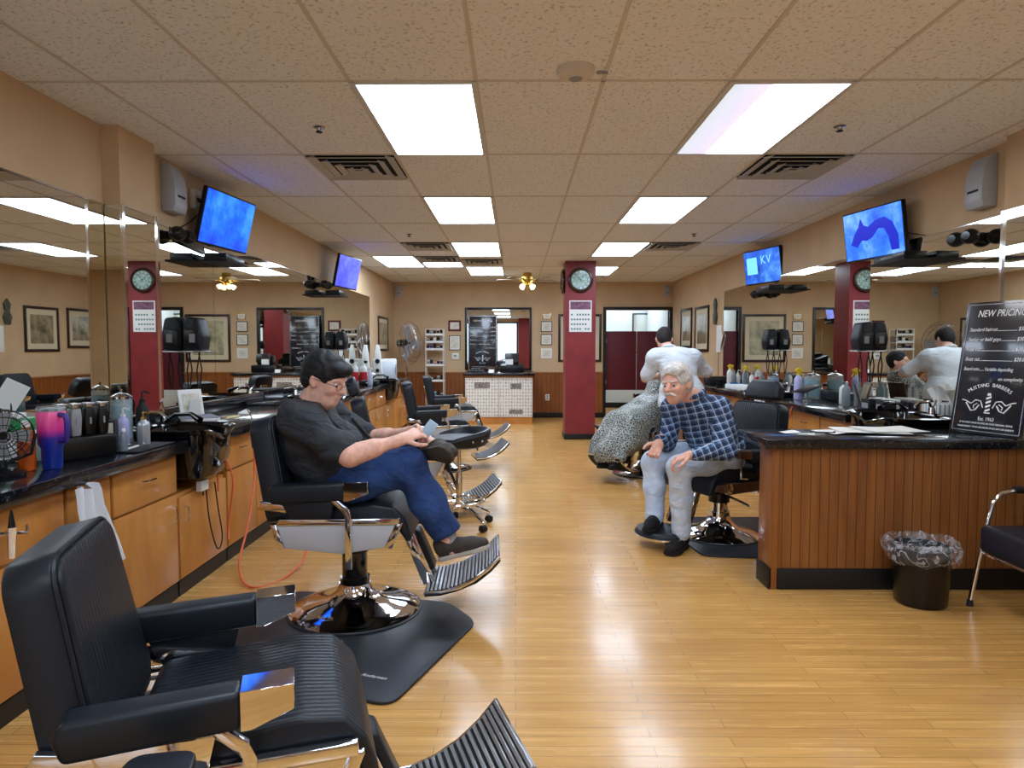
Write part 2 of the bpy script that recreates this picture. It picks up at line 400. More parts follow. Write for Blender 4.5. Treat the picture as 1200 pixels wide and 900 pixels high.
ceiling_light(GX0-1.22, Y(5)+.61, 'small lit square ceiling panel beside the far vent', L=.61)
for r, n in ((-2, 'just'), (-4, 'farther')):
    ceiling_light(XA, Y(r), 'lit ceiling panel %s behind the camera, left column' % n); ceiling_light(XB, Y(r), 'lit ceiling panel %s behind the camera, right column' % n)
vent_m = mat('vent_metal', (182,178,168), .45, .2); vent_in = mat('vent_inside', (26,26,26), .9)
def vent(x0, y0, label, W=.61, L=.61):
    t = thing('ceiling_vent', label, 'air vent', (x0+W/2, y0+L/2, H), 0, 'square stepped ceiling vents')
    MB().bb(-W/2+.01, W/2-.01, -L/2+.01, L/2-.01, -.004, -.001).build('backing', vent_in, t)
    m = MB()
    for i, sc in enumerate((1, .74, .5, .28)):
        a, b = W/2*sc-.012, L/2*sc-.012; wd = .058 if i == 0 else .046; z = -.012-.006*i
        for s in (-1, 1):
            m.box((s*(a-wd/2), 0, z), (wd, 2*b, .004), rot('Y', s*14)); m.box((0, s*(b-wd/2), z), (2*a, wd, .004), rot('X', -s*14))
    m.bb(-.03, .03, -.02, .02, -.034, -.028)
    m.build('louvre', vent_m, t)
vent(GX0-1.22, Y(1), 'ceiling air vent left of centre, nearest the camera')
vent(GX0+1.83, Y(1), 'ceiling air vent right of centre, nearest the camera')
vent(GX0-1.22, Y(4), 'ceiling air vent left of centre, beside third left panel'); vent(GX0+1.83, Y(4), 'ceiling air vent right of third right panel')
vent(GX0-1.22, Y(5), 'ceiling air vent touching the small square lit panel'); vent(GX0-.61, Y(5)+.3, 'small ceiling air vent between left column panels, farthest one')
sd = thing('smoke_detector', 'round white smoke detector on ceiling near the camera', 'smoke detector', (.275, 3.15, H))
MB().lathe([(.088, 0), (.088, -.016), (.078, -.03), (.035, -.036), (.034, -.044), (.0, -.044)], n=32).build('housing', mat('offwhite_plastic', (206,198,188), .5), sd)
MB().lathe([(.03, -.0445), (.03, -.047), (0, -.047)]).build('sensor_cap', grey_pl, sd)
MB().bb(.1, .15, .02, .032, -.012, -.002).build('test_tab', grey_pl, sd)
for i, (x, y, l) in enumerate(((-1.14, 3.95, 'sprinkler head left of nearest left ceiling panel'), (1.87, 3.95, 'sprinkler head right of the half dim ceiling panel'), (-1.2, 7.6, 'small sprinkler head beside the third left ceiling panel'), (2.0, 7.6, 'small sprinkler head right of third right panel'), (1.55, 12.0, 'sprinkler head near the back wall right of pillar'))):
    t = thing('ceiling_sprinkler', l, 'sprinkler', (x, y, H), 0, 'ceiling sprinkler heads')
    MB().lathe([(.034, 0), (.034, -.004), (.016, -.008), (.012, -.022)], n=16).build('escutcheon', steel, t)
    m = MB().lathe([(.02, -.028), (.02, -.031)], n=12).cyl((0, 0, -.02), (0, 0, -.03), .005); m.build('deflector', matte_b, t)

# ------------------------------------------------------------------ counters and cabinets
def handle(x, y, z, s, parent, vertical=True):
    m = MB(); L = .045
    if vertical: m.tube([(x, y, z-L), (x+s*.022, y, z-L+.006), (x+s*.026, y, z), (x+s*.022, y, z+L-.006), (x, y, z+L)], .0045)
    else: m.tube([(x, y-L, z), (x+s*.022, y-L+.006, z), (x+s*.026, y, z), (x+s*.022, y+L-.006, z), (x, y+L, z)], .0045)
    return m.build('handle', chrome, parent)
def cabinet(side, y0, y1, kind, label, ztop=.80, group=None):
    s = -side; fx = (-1.83 if side < 0 else 2.55); wx = (XL if side < 0 else XR)
    t = thing('base_cabinet', label, 'cabinet', (0, y0, 0), 0, group)
    W = y1-y0
    MB().bb(wx+s*.03, fx-s*.02, .003, W-.003, .08, ztop).build('body', maple, t)
    MB().bb(wx+s*.03, fx-s*.01, .003, W-.003, .0, .085).build('kick_board', baseb, t)
    def front(nm, a, b, z0, z1, hs):
        o = MB().bb(fx-s*.02, fx, a+.006, b-.006, z0, z1, .004).build(nm, maple, t)
        if hs == 'd': handle(fx, (a+b)/2, z1-.085, s, o, False)
        elif hs: handle(fx, a+.06 if hs == 'l' else b-.06, z1-.10, s, o)
    if kind == 'dd': front('drawer', 0, W, .585, ztop-.01, 'd'); front('door', 0, W, .095, .572, 'r')
    elif kind == 'd2':
        front('drawer', 0, W/2, .585, ztop-.01, 'd'); front('drawer', W/2, W, .585, ztop-.01, 'd'); front('door', 0, W/2, .095, .572, 'r'); front('door', W/2, W, .095, .572, 'l')
    elif kind == 's': front('door', 0, W, .095, ztop-.02, 'l')
    elif kind == 'n': front('door', 0, W, .095, ztop-.01, None)
    return t
def worktop(side, y0, y1, label):
    fx = (-1.775 if side < 0 else 2.49); wx = (XL if side < 0 else XR); s = -side
    t = thing('worktop', label, 'worktop', (0, y0, 0))
    MB().bb(wx+s*.001, fx, 0, y1-y0, .80, CT, .006).build('slab', granite, t)
    MB().bb(wx+s*.001, wx+s*.02, 0, y1-y0, CT+.001, .95, .003).build('backsplash', granite, t)
def bowl(side, yc, w_, label):
    """black shampoo bowl set in the gap between two worktops, neck rest to the room"""
    s = -side; fx = (-1.70 if side < 0 else 2.42)
    t = thing('shampoo_bowl', label, 'hair wash basin', (fx, yc, .0))
    D = .48; hw = w_/2-.02
    m = MB(); N = 36
    def ring(sc, z, dx=0):
        out = []
        for i in range(N):
            a = 2*math.pi*i/N; cx, cy = math.cos(a), math.sin(a)
            u = math.copysign(abs(cx)**.45, cx); v = math.copysign(abs(cy)**.45, cy)
            # dip at the front for the neck
            front = max(0, u)*math.exp(-(v/.45)**2)
            out.append(Vector((s*(-D/2+u*D/2*sc+dx), v*hw*sc, z - (.05*front if sc > .9 else 0))))
        return out
    rings = [ring(.42, .60), ring(.8, .63), ring(.95, .74), ring(.97, .88), ring(1.05, .89), ring(1.06, .905), ring(1.0, .91), ring(.93, .89), ring(.85, .76), ring(.6, .68), ring(.1, .665)]
    vs = [v for r_ in rings for v in r_]
    fs = [(k*N+i, k*N+(i+1) % N, (k+1)*N+(i+1) % N, (k+1)*N+i) for k in range(len(rings)-1) for i in range(N)]
    fs += [tuple(range(N)), tuple((len(rings)-1)*N+i for i in range(N))]
    m.add(vs, fs); m.build('basin', gloss_b, t)
    MB().tube([(s*-.28, 0, .62), (s*-.28, 0, .575)], .035, 12).build('drain_pipe', plastic_b, t)
    f = MB().cyl((s*-.45, 0, .905), (s*-.45, 0, .95), .026, .02); f.tube([(s*-.45, 0, .94), (s*-.43, 0, .99), (s*-.36, 0, .985), (s*-.33, 0, .955)], .011); f.build('faucet', chrome, t)
    MB().tube([(s*-.45, .0, .95), (s*-.47, .0, .97), (s*-.49, .02, 1.0)], .008).build('faucet_lever', chrome, t)
    sp = MB().tube([(s*-.42, hw*.7, .915), (s*-.36, hw*.7, .96), (s*-.25, hw*.6, .965), (s*-.18, hw*.45, .93)], [.012, .012, .014, .022], 10); sp.build('spray_head', gloss_b, t)
    # rear ledge that closes the gap against the wall
    wx = (XL if side < 0 else XR)
    MB().bb(wx-fx+s*.001, wx-fx+s*.145, -w_/2+.002, w_/2-.002, .80, CT).build('rear_ledge', granite, t)
    MB().bb(wx-fx+s*.001, wx-fx+s*.02, -w_/2+.002, w_/2-.002, CT+.001, .95).build('ledge_backsplash', granite, t)
    return t
worktop(-1, .5, 3.60, 'black speckled worktop nearest camera on the left wall')
worktop(-1, 4.12, 6.25, 'black worktop along left wall behind the seated man')
worktop(-1, 6.80, 9.45, 'black worktop on left wall past the seated man, empty middle stretch')
worktop(-1, 10.0, 11.3, 'farthest black worktop on left wall carrying the white box')
worktop(1, 5.05, 6.75, 'black worktop on right wall behind the half wall counter')
worktop(1, 7.35, 9.85, 'farthest black worktop on right wall behind the standing barber')
for a in ((.55, 1.2, 'dd', 'maple cabinet nearest the camera on left wall'), (1.2, 1.95, 'dd', 'maple cabinet behind the black chair back, left wall'), (1.95, 2.68, 'dd', 'maple cabinet with clipper hook on its drawer, left wall'), (2.69, 2.99, 'n', 'narrow maple cabinet under the white towel'), (3.0, 3.58, 'dd', 'maple drawer and door cabinet beside the towel cabinet')):
    cabinet(-1, *a, group='maple cabinets on the left wall')
cabinet(-1, 3.59, 4.19, 's', 'low maple cabinet under the first left wash basin', .565, 'maple cabinets on the left wall')
cabinet(-1, 4.20, 5.15, 'd2', 'maple cabinet with orange hose in front, past first left basin', group='maple cabinets on the left wall')
cabinet(-1, 5.16, 6.2, 'd2', 'maple cabinet behind the occupied barber chair, left wall', group='maple cabinets on the left wall')
cabinet(-1, 6.21, 6.84, 's', 'low maple cabinet under the middle left wash basin', .565, 'maple cabinets on the left wall')
cabinet(-1, 6.85, 8.1, 'd2', 'maple cabinet seen behind the chair with a headrest', group='maple cabinets on the left wall')
cabinet(-1, 8.11, 9.4, 'd2', 'maple cabinet behind the two empty far chairs', group='maple cabinets on the left wall')
cabinet(-1, 9.41, 10.03, 's', 'low maple cabinet under the farthest left wash basin', .565, 'maple cabinets on the left wall')
cabinet(-1, 10.04, 11.28, 'd2', 'farthest maple cabinet on left wall under the white box', group='maple cabinets on the left wall')
cabinet(1, 4.25, 5.03, 's', 'low maple cabinet under the right wash basin, behind half wall', .565, 'maple cabinets on the right wall')
cabinet(1, 5.06, 5.6, 'dd', 'maple cabinet on right wall just above half wall end', group='maple cabinets on the right wall')
cabinet(1, 5.61, 6.73, 'd2', 'maple cabinet beside the old man chair headrest', group='maple cabinets on the right wall')
cabinet(1, 6.76, 7.34, 's', 'low maple cabinet under the farther right wash basin', .565, 'maple cabinets on the right wall')
cabinet(1, 7.36, 8.5, 'd2', 'maple cabinet behind the white towel on the right', group='maple cabinets on the right wall')
cabinet(1, 8.51, 9.83, 'd2', 'farthest maple cabinet on right wall past the barber', group='maple cabinets on the right wall')
bowl(-1, 3.86, .50, 'glossy black wash basin beside the near left worktop')
bowl(-1, 6.525, .50, 'glossy black wash basin behind the seated man')
bowl(-1, 9.725, .50, 'farthest black wash basin on left wall, before white box')
bowl(1, 4.62, .74, 'wide black wash basin behind the half wall papers')
bowl(1, 7.05, .52, 'black wash basin behind the old man chair headrest')

# half wall with counter top (right foreground)
hw = thing('half_wall_counter', 'wood panelled half wall counter with black top beside the waste bin', 'counter', (1.445, 3.73, 0))
MB().bb(0, 1.60, 0, .17, .0, .80).build('panelled_body', halfw, hw)
MB().bb(-.005, .028, -.008, .0, .0, .80, .002).bb(-.012, .0, -.008, .18, .12, .80, .002).build('corner_trim', trimwood, hw)
MB().bb(.03, 1.60, -.012, -.0005, 0, .12, .003).bb(-.022, -.0125, -.012, .18, 0, .12, .003).build('baseboard', baseb, hw)
MB().bb(-.07, 1.60, -.055, .40, .801, CT, .007).build('counter_top', granite, hw)

# back wall mirror, counter and style posters
def framed(name, label, cat, x, y, z0, w_, h_, face, fm, inner=None, fw_=.04, mat_w=0, im=None, depth=.025, group=None):
    """picture/mirror hung on a wall; face: 'y-' (back wall), 'x+' (left wall), 'x-' (right wall)"""
    rz = {'y-': 0, 'x+': math.pi/2, 'x-': -math.pi/2}[face]
    t = thing(name, label, cat, (x, y, z0), rz, group)
    f = MB()
    for s in (-1, 1): f.bb(s*(w_/2)-(fw_ if s > 0 else 0), s*(w_/2)+(fw_ if s < 0 else 0), -depth, -.001, 0, h_, .004)
    f.bb(-w_/2+fw_*.9, w_/2-fw_*.9, -depth, -.001, 0, fw_, .004).bb(-w_/2+fw_*.9, w_/2-fw_*.9, -depth, -.001, h_-fw_, h_, .004)
    f.build('frame', fm, t)
    if mat_w:
        MB().bb(-w_/2+fw_*.9, w_/2-fw_*.9, -.010, -.002, fw_*.9, h_-fw_*.9).build('mat_board', paper if mat_w < .03 else MATS['cream_mat'], t)
        q = fw_+mat_w; MB().bb(-w_/2+q, w_/2-q, -.0125, -.0101, q, h_-q).build('print', im, t)
    else:
        MB().bb(-w_/2+fw_*.9, w_/2-fw_*.9, -.010, -.002, fw_*.9, h_-fw_*.9).build(inner or 'print', im, t)
    return t
mat('cream_mat', (206,196,168), .8)
def m_print(name, a, b_, sc=4):
    m = mat(name, a, .3, coat=.5); t = NT(m); nz = t.n('ShaderNodeTexNoise', Scale=sc, Detail=6.0, Roughness=.65); t.l(t.coord(), nz.inputs['Vector'])
    t.l(t.ramp(nz.outputs[0], [(.38, b_), (.6, a)]), t.b.inputs['Base Color']); return m
pr1 = m_print('landscape_print', (160,146,112), (70,60,48)); pr2 = m_print('portrait_print', (178,168,138), (84,76,58), 5); pr3 = m_print('large_print', (190,184,150), (110,112,92), 3)
cert = m_print('certificate_print', (226,222,208), (196,190,172), 14)
bm_ = framed('framed_mirror', 'tall black framed mirror on back wall over poster counter', 'mirror', -.34, YB, .93, 1.30, 1.22, 'y-', blackframe, 'mirror_glass', .045, im=mirror_m)
bc = thing('poster_counter', 'small counter with black top against the back wall', 'counter', (-.30, 12.30, 0))
MB().bb(-.60, .60, -.34, .77, .0, .86).build('body', maple, bc)
MB().bb(-.64, .64, -.39, .77, .862, .915, .006).build('top', granite, bc)
def m_poster():
    m = mat('style_poster', (228,226,218), .4); t = NT(m)
    br = t.n('ShaderNodeTexBrick', Scale=1.0); br.offset = 0; br.inputs['Brick Width'].default_value = .05; br.inputs['Row Height'].default_value = .058; br.inputs['Mortar Size'].default_value = .009
    br.inputs['Color1'].default_value = lin((120,114,108)); br.inputs['Color2'].default_value = lin((176,170,162)); br.inputs['Mortar'].default_value = lin((232,230,222))
    t.l(t.coord(rot=(R(90), 0, 0)), br.inputs['Vector'])
    nz = t.n('ShaderNodeTexNoise', Scale=60.0, Detail=3.0); t.l(t.coord(), nz.inputs['Vector'])
    mx = t.n('ShaderNodeMix', _data_type='RGBA', _blend_type='MIX'); t.l(t.ramp(nz.outputs[0], [(.35, (.0,.0,.0)), (.6, (.7,.7,.7))]), mx.inputs[0]); t.l(br.outputs[0], mx.inputs[6]); mx.inputs[7].default_value = lin((228,226,218))
    t.l(mx.outputs[2], t.b.inputs['Base Color']); return m
post_m = m_poster()
for i, xx in enumerate((-.60, .005)):
    t = thing('style_poster', ['left hairstyle chart poster on front of small back counter', 'right hairstyle chart poster on front of small back counter'][i], 'poster', (-.30+xx, 11.955, .13), 0, 'hairstyle posters')
    MB().bb(0, .595, -.006, .003, 0, .70).build('sheet', post_m, t)
    b = MB()
    b.bb(.0, .595, -.009, -.006, .69, .70).bb(.0, .595, -.009, -.006, 0, .01).bb(0, .01, -.009, -.006, 0, .70).bb(.585, .595, -.009, -.006, 0, .70); b.build('border', white_pl, t)
    pm_ = MB()
    if i == 0: pm_.bb(.16, .44, -.0075, -.006, .51, .62)
    else: pm_.bb(.18, .42, -.0075, -.006, .05, .13).bb(.2, .4, -.0075, -.006, .50, .60)
    pm_.build('photo_block', mat('poster_photo%d' % i, (110,104,98), .4, noise=.5, nscale=50), t)

# wall frames
framed('framed_picture', 'large framed print on back wall, half hidden by red pillar', 'picture', 1.25, YB, 1.09, .84, .93, 'y-', darkframe, None, .045, .09, pr3)
for (x, z0, w_, h_, fm, lab) in ((.61, 1.92, .17, .12, gold, 'small cream certificate, topmost of the four left of the pillar'), (.60, 1.68, .22, .20, blackframe, 'framed certificate, second from top left of the pillar'), (.60, 1.42, .22, .21, blackframe, 'framed certificate, third from top left of the pillar'), (.60, 1.16, .22, .20, white_pl, 'unframed looking white certificate, lowest left of the pillar')):
    framed('certificate', lab, 'certificate', x, YB, z0, w_, h_, 'y-', fm, None, .014, .02, cert, .015, 'certificates on the back wall')
framed('certificate', 'maroon framed certificate above another, right of product rack', 'certificate', -1.19, YB, 1.69, .25, .21, 'y-', MATS['maroon_paint'], None, .035, 0, cert, .015)
framed('certificate', 'thin dark framed certificate above the thermostat', 'certificate', -1.19, YB, 1.32, .22, .29, 'y-', blackframe, None, .014, .02, cert, .015)
framed('framed_picture', 'narrow brown framed print on left wall near the floor fan', 'picture', XL, 12.0, 1.31, .86, .61, 'x+', dark_wood, None, .04, .07, pr2)
framed('framed_picture', 'dark framed print on right wall, nearer of the pair', 'picture', XR, 11.0, 1.30, .80, .74, 'x-', darkframe, None, .045, .09, pr1)
framed('framed_picture', 'dark framed print on right wall nearest the back corner', 'picture', XR, 12.0, 1.36, .76, .70, 'x-', darkframe, None, .045, .09, pr2)
framed('framed_picture', 'small dark framed mirror inside the white alcove', 'mirror', 2.86, YB+2.2, 1.25, .42, .9, 'y-', darkframe, 'mirror_glass', .03, 0, mirror_m)
th = thing('thermostat', 'small white thermostat on back wall under a certificate', 'thermostat', (-1.18, YB, 1.14))
MB().bb(-.07, .07, -.03, -.001, 0, .12, .01).build('housing', white_pl, th); MB().bb(-.03, .03, -.032, -.0301, .05, .09).build('display', grey_pl, th)
ol = thing('wall_outlet', 'white wall outlet on wainscot left of red pillar', 'outlet', (.62, YB-.02, .34))
MB().bb(-.04, .04, -.008, -.001, 0, .12, .003).build('plate', white_pl, ol); MB().bb(-.018, .018, -.010, -.0081, .02, .05).bb(-.018, .018, -.010, -.0081, .07, .10).build('socket', grey_pl, ol)

# clock(s) and calendar on the pillar
dial = mat('clock_dial', (120,150,142), .3, coat=.6, noise=.25, nscale=18)
def clock(loc, rz, label):
    t = thing('wall_clock', label, 'clock', loc, rz)
    Mx = rot('X', 90)
    MB().lathe([(.17, 0), (.185, .02), (.175, .045), (.15, .05), (.14, .035)], M=Mx, n=40, cap=False).build('bezel', mat('clock_bezel', (70,50,38), .25, .4) if 'clock_bezel' not in MATS else MATS['clock_bezel'], t)
    MB().lathe([(.142, .005), (.142, .03)], M=Mx, n=40).build('dial', dial, t)
    tk = MB()
    for i in range(12):
        a = i*math.pi/6; tk.box((.118*math.sin(a), -.033, .118*math.cos(a)), (.01, .003, .03), rot('Y', i*30))
    tk.build('hour_mark', white_pl, t)
    MB().lathe([(.09, .0305), (.09, .033)], M=Mx, n=40).build('inner_dial', mat('clock_inner', (150,176,168), .3, noise=.3, nscale=30), t)
    MB().box((-.025, -.036, .02), (.008, .003, .08), rot('Y', -50)).build('hour_hand', matte_b, t)
    MB().box((.02, -.038, .03), (.006, .003, .11), rot('Y', 30)).build('minute_hand', matte_b, t)
clock((.955, PY0, 2.36), 0, 'round clock on the camera facing side of the red pillar')
clock((PX0, 10.15, 2.36), -math.pi/2, 'round clock seen edge on, on left side of red pillar')
cl = thing('wall_calendar', 'paper calendar with red header hanging on red pillar', 'calendar', (.955, PY0, 1.60))
MB().bb(-.165, .165, -.008, -.001, 0, .46).build('page', paper, cl)
cm = MB().bb(-.15, .15, -.0095, -.008, .33, .445); cm.build('header', mat('calendar_header', (112,74,96), .6, noise=.3, nscale=40), cl)
dm = MB()
for r_ in range(4):
    for c_ in range(7):
        if (r_*7+c_) % 9 != 4: dm.bb(-.14+c_*.041, -.115+c_*.041, -.0095, -.008, .03+r_*.07, .055+r_*.07)
dm.build('date_print', mat('calendar_ink', (84,120,120), .7), cl)

# wall speakers
spk_m = mat('speaker_grey', (168,174,182), .35)
def speaker(loc, rz, label, sc=1.0):
    t = thing('wall_speaker', label, 'speaker', loc, rz, 'grey wall speakers')
    pf = [(0, 0), (-.085, 0), (-.10, .05), (-.10, .16), (-.085, .25), (-.05, .32), (0, .34)]
    MB().prism([(a*sc, b*sc) for a, b in pf], -.085*sc, .085*sc, 'yz', .008*sc).build('case', spk_m, t)
    MB().bb(-.05*sc, .05*sc, -.103*sc, -.0995*sc, .10*sc, .115*sc).build('badge', matte_b, t)
speaker((XL, 4.62, 2.28), math.pi/2, 'grey wall speaker high on left wall beside the first screen')
speaker((XR, 4.40, 2.26), -math.pi/2, 'grey wall speaker high on right wall near the camera')
speaker((-2.27, YB, 2.36), 0, 'small white speaker in back left corner near the ceiling', .62)
speaker((2.93, YB, 2.36), 0, 'small white speaker in back right corner near the ceiling', .62)

# ------------------------------------------------------------------ screens
def m_screen(name, a, b_, c, seed):
    m = mat(name, (5,5,8), .15); t = NT(m)
    nz = t.n('ShaderNodeTexNoise', Scale=3.5, Detail=5.0, Roughness=.7); mp = t.coord(); t.l(mp, nz.inputs['Vector']); mp.node.inputs['Location'].default_value = (seed, seed, 0)
    t.l(t.ramp(nz.outputs[0], [(.3, a), (.5, b_), (.72, c)]), t.b.inputs['Emission Color']); t.b.inputs['Emission Strength'].default_value = 1.15; return m
def tv(loc, yaw, pitch, side, label, sm, art=None, w_=.66, h_=.41):
    """local frame: screen faces -y, x right; yaw about z then tilted down"""
    t = thing('television', label, 'television', loc, yaw)
    Rm = rot('X', pitch).to_4x4()
    def P(m_, name, mt): 
        m_.v = [tuple(Rm @ Vector(v)) for v in m_.v]; return m_.build(name, mt, t)
    P(MB().bb(-w_/2, w_/2, .0, .035, -h_/2, h_/2, .006).bb(-w_*.3, w_*.3, .03, .07, -h_*.3, h_*.3, .01), 'casing', plastic_b)
    P(MB().bb(-w_/2+.012, w_/2-.012, -.002, .0005, -h_/2+.016, h_/2-.012), 'screen', sm)
    if art: P(art, 'screen_picture', MATS['screen_art'])
    MB().tube([(0, .06, 0), (0, .12, .0), (side*.10, .17, .02)], .018).box((0, .075, 0), (.18, .012, .14), None, .004).build('bracket', matte_b, t)
    return t
sb1 = m_screen('blue_screen_ruin', (14,40,190), (22,90,235), (60,140,250), 3)
sb2 = m_screen('violet_screen', (60,60,190), (80,90,220), (120,130,235), 5)
sb3 = m_screen('blue_screen_dragon', (30,70,225), (50,110,245), (120,170,252), 8)
sb4 = m_screen('blue_screen_advert', (14,40,130), (40,90,190), (90,160,245), 11)
mat('screen_art', (5,5,20), .3, emit=(12,28,170), es=1.0)
hs = MB()
hs.prism([(-.25,-.06),(-.18,-.09),(-.12,-.04),(-.06,-.05),(0,-.03),(.07,.03),(.13,.02),(.17,-.05),(.19,-.16),(.27,-.16),(.27,-.05),(.22,.06),(.14,.11),(.04,.1),(-.04,.06),(-.09,.08),(-.12,.14),(-.15,.07),(-.2,.02)], -.004, -.0025, 'xz')
tv((-2.19, 5.15, 2.315), R(82), 14, 1, 'television with blue picture on left wall nearest the camera', sb1)
tv((-2.12, 8.55, 2.315), R(80), 12, 1, 'television showing violet blue picture, farther one on left wall', sb2)
tv((2.88, 5.48, 2.285), R(-78), 8, -1, 'television showing a dark blue dragon like creature, right wall', sb3, hs)
adv = MB()
text_into(adv, 'K', .14, Matrix.Translation((.03, -.004, .03)) @ rot('X', 90).to_4x4()); text_into(adv, 'V', .14, Matrix.Translation((.13, -.004, .03)) @ rot('X', 90).to_4x4())
adv.bb(-.27, -.08, -.004, -.003, -.08, .12)
MATS['screen_art_dark'] = MATS['screen_art']; MATS['screen_art'] = mat('screen_art2', (5,5,20), .3, emit=(110,190,255), es=1.1)
tv((2.93, 8.05, 2.33), R(-72), 8, -1, 'television showing a blue advert with white letters, farther right one', sb4, adv)
def shelf(side, y, label, L=.5):
    s = -side; x = XL if side < 0 else XR
    t = thing('media_shelf', label, 'shelf', (x, y, 2.005))
    MB().bb(s*.014, s*.24, -L/2, L/2, .0, .012).build('shelf_plate', matte_b, t)
    MB().bb(s*.05, s*.22, -L*.42, L*.42, .0125, .065, .006).build('media_box', plastic_b, t)
shelf(1, 5.15, 'black media shelf under the dragon screen on right wall'); shelf(1, 7.75, 'black media shelf under the advert screen on right wall')
shelf(-1, 5.2, 'black media shelf under nearest left screen', .4); shelf(-1, 8.4, 'black media shelf under farther left screen', .4)
def twin_cam(x, y, z, s, label):
    t = thing('security_camera', label, 'camera', (x, y, z))
    MB().cyl((s*.013, 0, 0), (s*.08, 0, 0), .03).cyl((s*.08, -.02, 0), (s*.08, .02, 0), .035).build('mount', matte_b, t)
    for d in (-.07, .07):
        b = MB().ball((s*.10, d, 0), (.055, .055, .05)).build('camera_pod', plastic_b, t)
        MB().cyl((s*.13, d-.02, 0), (s*.155, d-.035, 0), .026).build('lens_ring', gloss_b, b)
twin_cam(XL, 4.62, 2.13, 1, 'black twin pod camera on left wall below the first screen')
twin_cam(XR, 4.48, 2.085, -1, 'black twin pod camera at top of right mirror')
twin_cam(XL, 8.1, 2.12, 1, 'black twin pod camera under farther left screen')
twin_cam(XR, 8.25, 2.02, -1, 'black twin pod camera under advert screen on right wall')
tag(MB().tube([(XR-.012, 4.6, 2.12), (XR-.012, 4.9, 2.16), (XR-.012, 5.25, 2.25)], .004, 6).build('camera_cable', matte_b), 'black cable on right wall between camera and dragon screen', 'cable')
tag(MB().tube([(XL+.012, 4.75, 2.2), (XL+.012, 4.9, 2.27), (XL+.012, 5.05, 2.36)], .004, 6).build('camera_cable', matte_b), 'black cable on left wall between camera and first screen', 'cable')
wb = thing('wall_sensor', 'small white sensor box beside the first left television', 'sensor', (XL, 4.98, 2.38)); MB().bb(.001, .05, -.05, .05, 0, .14, .008).build('case', white_pl, wb); MB().bb(.05, .056, -.03, .03, .05, .08).build('dark_window', matte_b, wb)

# ------------------------------------------------------------------ ceiling fan
cf = thing('ceiling_fan', 'flush ceiling fan with lit glass shades near the back wall', 'ceiling fan', (.2, 11.5, H))
MB().lathe([(.07, 0), (.075, -.04), (.11, -.07), (.11, -.15), (.06, -.17), (.05, -.2)], n=28).build('motor', gold, cf)
for i in range(5):
    a = R(20+72*i); Mz = Matrix.Rotation(a, 3, 'Z') @ rot('X', 12)
    b = MB().prism([(.16, -.05), (.50, -.068), (.54, -.04), (.54, .04), (.50, .068), (.16, .05)], -.005, .005, 'xy', M=Matrix.Translation((0, 0, -.12)) @ Mz.to_4x4()).build('blade', mat('fan_blade', (150,130,110), .5) if 'fan_blade' not in MATS else MATS['fan_blade'], cf)
    MB().tube([Matrix.Rotation(a, 3, 'Z') @ Vector((.1, 0, -.12)), Matrix.Rotation(a, 3, 'Z') @ Vector((.2, 0, -.125))], .012).build('blade_arm', gold, b)
shade = mat('lit_shade', (250,240,200), .4, emit=(255,236,180), es=3.0)
for i in range(4):
    a = R(45+90*i); c_, s_ = math.cos(a), math.sin(a); q = Vector((0, 0, 1)).rotation_difference(Vector((c_*.8, s_*.8, -.6))).to_matrix()
    o = MB().tube([(0, 0, -.19), (.05*c_, .05*s_, -.2), (.08*c_, .08*s_, -.215)], .008).build('light_arm', gold, cf)
    MB().lathe([(.02, 0), (.035, .03), (.045, .07), (.04, .075)], (.08*c_, .08*s_, -.205), 14, q).build('glass_shade', shade, o)
MB().tube([(0, 0, -.2), (0, 0, -.34)], .002, 5).ball((0, 0, -.35), .009).build('pull_chain', gold, cf)

